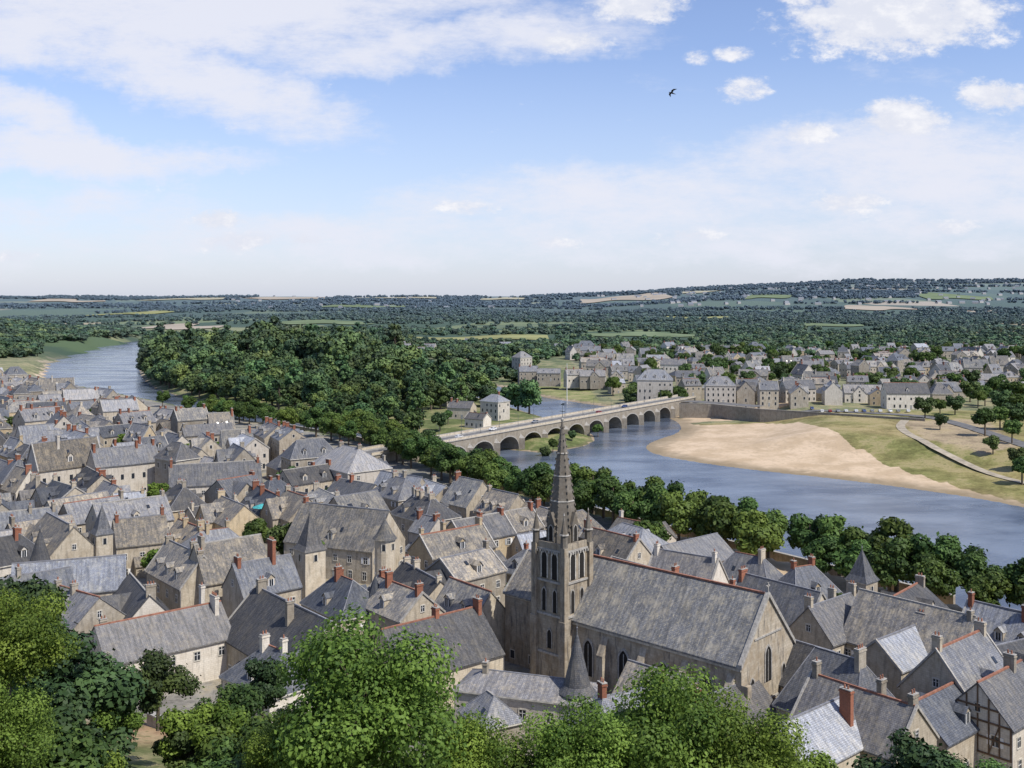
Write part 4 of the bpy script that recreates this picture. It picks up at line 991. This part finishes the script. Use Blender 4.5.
# ------------------------------------------------------------------ light, sky
SE=math.radians(52); SA=math.radians(128)
sd=Vector((math.sin(SA)*math.cos(SE),math.cos(SA)*math.cos(SE),math.sin(SE)))
L=bpy.data.lights.new('sun','SUN'); L.energy=5.0; L.angle=math.radians(.5); L.color=(1,.955,.88)
lo=bpy.data.objects.new('sun',L); lo.rotation_euler=sd.to_track_quat('Z','Y').to_euler(); lo.location=(0,0,300); link(lo)
wd_=bpy.data.worlds.new('World'); scene.world=wd_; wd_.use_nodes=True; t=NT(wd_.node_tree)
out=t.n('ShaderNodeOutputWorld'); bg=t.n('ShaderNodeBackground'); t.nt.links.new(bg.outputs[0],out.inputs[0])
ST=.14; bg.inputs[1].default_value=ST
sk=t.n('ShaderNodeTexSky',sky_type='NISHITA'); sk.sun_disc=False; sk.sun_elevation=SE; sk.sun_rotation=SA; sk.air_density=1.0; sk.dust_density=.7; sk.ozone_density=1.5
gen=t.n('ShaderNodeTexCoord').outputs['Generated']; sx=t.n('ShaderNodeSeparateXYZ',{0:gen})
ay=t.math('MAXIMUM',t.math('ABSOLUTE',sx.outputs[1]),.08); u=t.math('DIVIDE',sx.outputs[0],ay); v=t.math('DIVIDE',sx.outputs[2],ay)
south=t.mr(sx.outputs[1],-.25,.1)
uv=t.n('ShaderNodeCombineXYZ',{0:u,1:v,2:0.0}).outputs[0]
nA_=t.n('ShaderNodeTexNoise',{'Vector':uv,'Scale':9.0,'Detail':5.0,'Roughness':.65}).outputs['Color']; sA=t.n('ShaderNodeSeparateColor',{0:nA_})
def blobs(lst,amp):
    uu=t.math('ADD',u,t.math('MULTIPLY',t.math('SUBTRACT',sA.outputs[0],.5),amp)); vv=t.math('ADD',v,t.math('MULTIPLY',t.math('SUBTRACT',sA.outputs[1],.5),amp*.6)); acc=None
    for (px,py,a,b_,rot,w) in lst:
        u0=(px-512)/F; v0=(HZ-py)/F; a/=F; b_/=F; r_=math.radians(rot); c,s_=math.cos(r_),math.sin(r_)
        du=t.math('SUBTRACT',uu,u0); dv=t.math('SUBTRACT',vv,v0)
        x1=t.math('ADD',t.math('MULTIPLY',du,c/a),t.math('MULTIPLY',dv,s_/a)); y1=t.math('ADD',t.math('MULTIPLY',du,-s_/b_),t.math('MULTIPLY',dv,c/b_))
        d2=t.math('ADD',t.math('MULTIPLY',x1,x1),t.math('MULTIPLY',y1,y1)); m_=t.mr(d2,0,1.5,w,0,False)
        acc=m_ if acc is None else t.math('MAXIMUM',acc,m_)
    return acc
cir=blobs([(150,5,420,50,0,1.15),(170,65,200,46,-22,1.25),(235,112,90,26,-10,1.0),(450,42,230,30,4,1.05),(40,30,260,45,-10,1.1),(80,155,160,26,-4,1.0),(210,165,90,16,0,.8),(720,195,420,42,3,.95),(900,170,330,56,4,1.05),(10,105,90,26,-25,1.0),(420,230,420,24,0,.75),(700,250,700,22,0,.7),(60,205,170,30,0,.8),(860,225,300,24,2,.85)],.12)
cum=blobs([(890,14,125,48,2,1.15),(640,4,60,20,0,1.0),(900,120,54,24,0,1.0),(998,94,46,19,0,1.0),(748,88,32,16,0,.8),(730,52,24,11,0,.75),(700,56,18,10,0,.65),(805,132,34,13,0,.8),(240,240,54,12,0,.9),(215,218,32,12,0,.9),(850,203,44,13,0,.85),(940,228,54,10,0,.8),(690,238,40,9,0,.8),(305,240,26,9,0,.8),(570,40,50,16,0,.8),(15,254,26,8,0,.8),(465,208,40,9,0,.7),(555,242,36,8,0,.7)],.035)
nB=t.noise(t.mapping(uv,(4,11,1),(0,0,.12)),1.2,9,.7); nC=t.noise(t.mapping(uv,(1,1.7,1)),24,8,.68)
cirm=t.math('MULTIPLY',south,t.mr(t.math('ADD',cir,t.math('MULTIPLY',t.math('SUBTRACT',nB,.5),2.9)),.15,1.2,0,.93))
cumm=t.math('MULTIPLY',south,t.mr(t.math('ADD',cum,t.math('MULTIPLY',t.math('SUBTRACT',nC,.5),2.3)),.3,.88,0,.97))
skyc=t.mix(1.0,sk.outputs[0],(1.12,1.08,1.24),'MULTIPLY')
w_=.88/ST
hz_=t.math('MULTIPLY',t.mr(v,0,.24,.62,0,False),t.mr(sx.outputs[1],-.25,.1,.35,1))
skyc=t.mix(hz_,skyc,(w_*.68,w_*.77,w_*.98))
c=t.mix(cirm,skyc,(w_*.93,w_*.95,w_*1.06))
shade=t.mix(t.mr(nC,.45,.7),(w_*.88,w_*.91,w_*1.02),(w_*1.08,w_*1.08,w_*1.12))
c=t.mix(cumm,c,shade)
t.nt.links.new(c,bg.inputs[0])
# ------------------------------------------------------------------ camera
cam=bpy.data.cameras.new('camera'); cam.sensor_width=36; cam.lens=36; cam.shift_y=-(384-HZ)/1024; cam.clip_end=60000; cam.clip_start=.5
co=bpy.data.objects.new('camera',cam); co.location=(0,0,CAMZ); co.rotation_euler=(math.radians(90),0,0); link(co); scene.camera=co
scene.view_settings.view_transform='Standard'; scene.view_settings.look='None'; scene.view_settings.exposure=0
print('done',time.time()-T0)
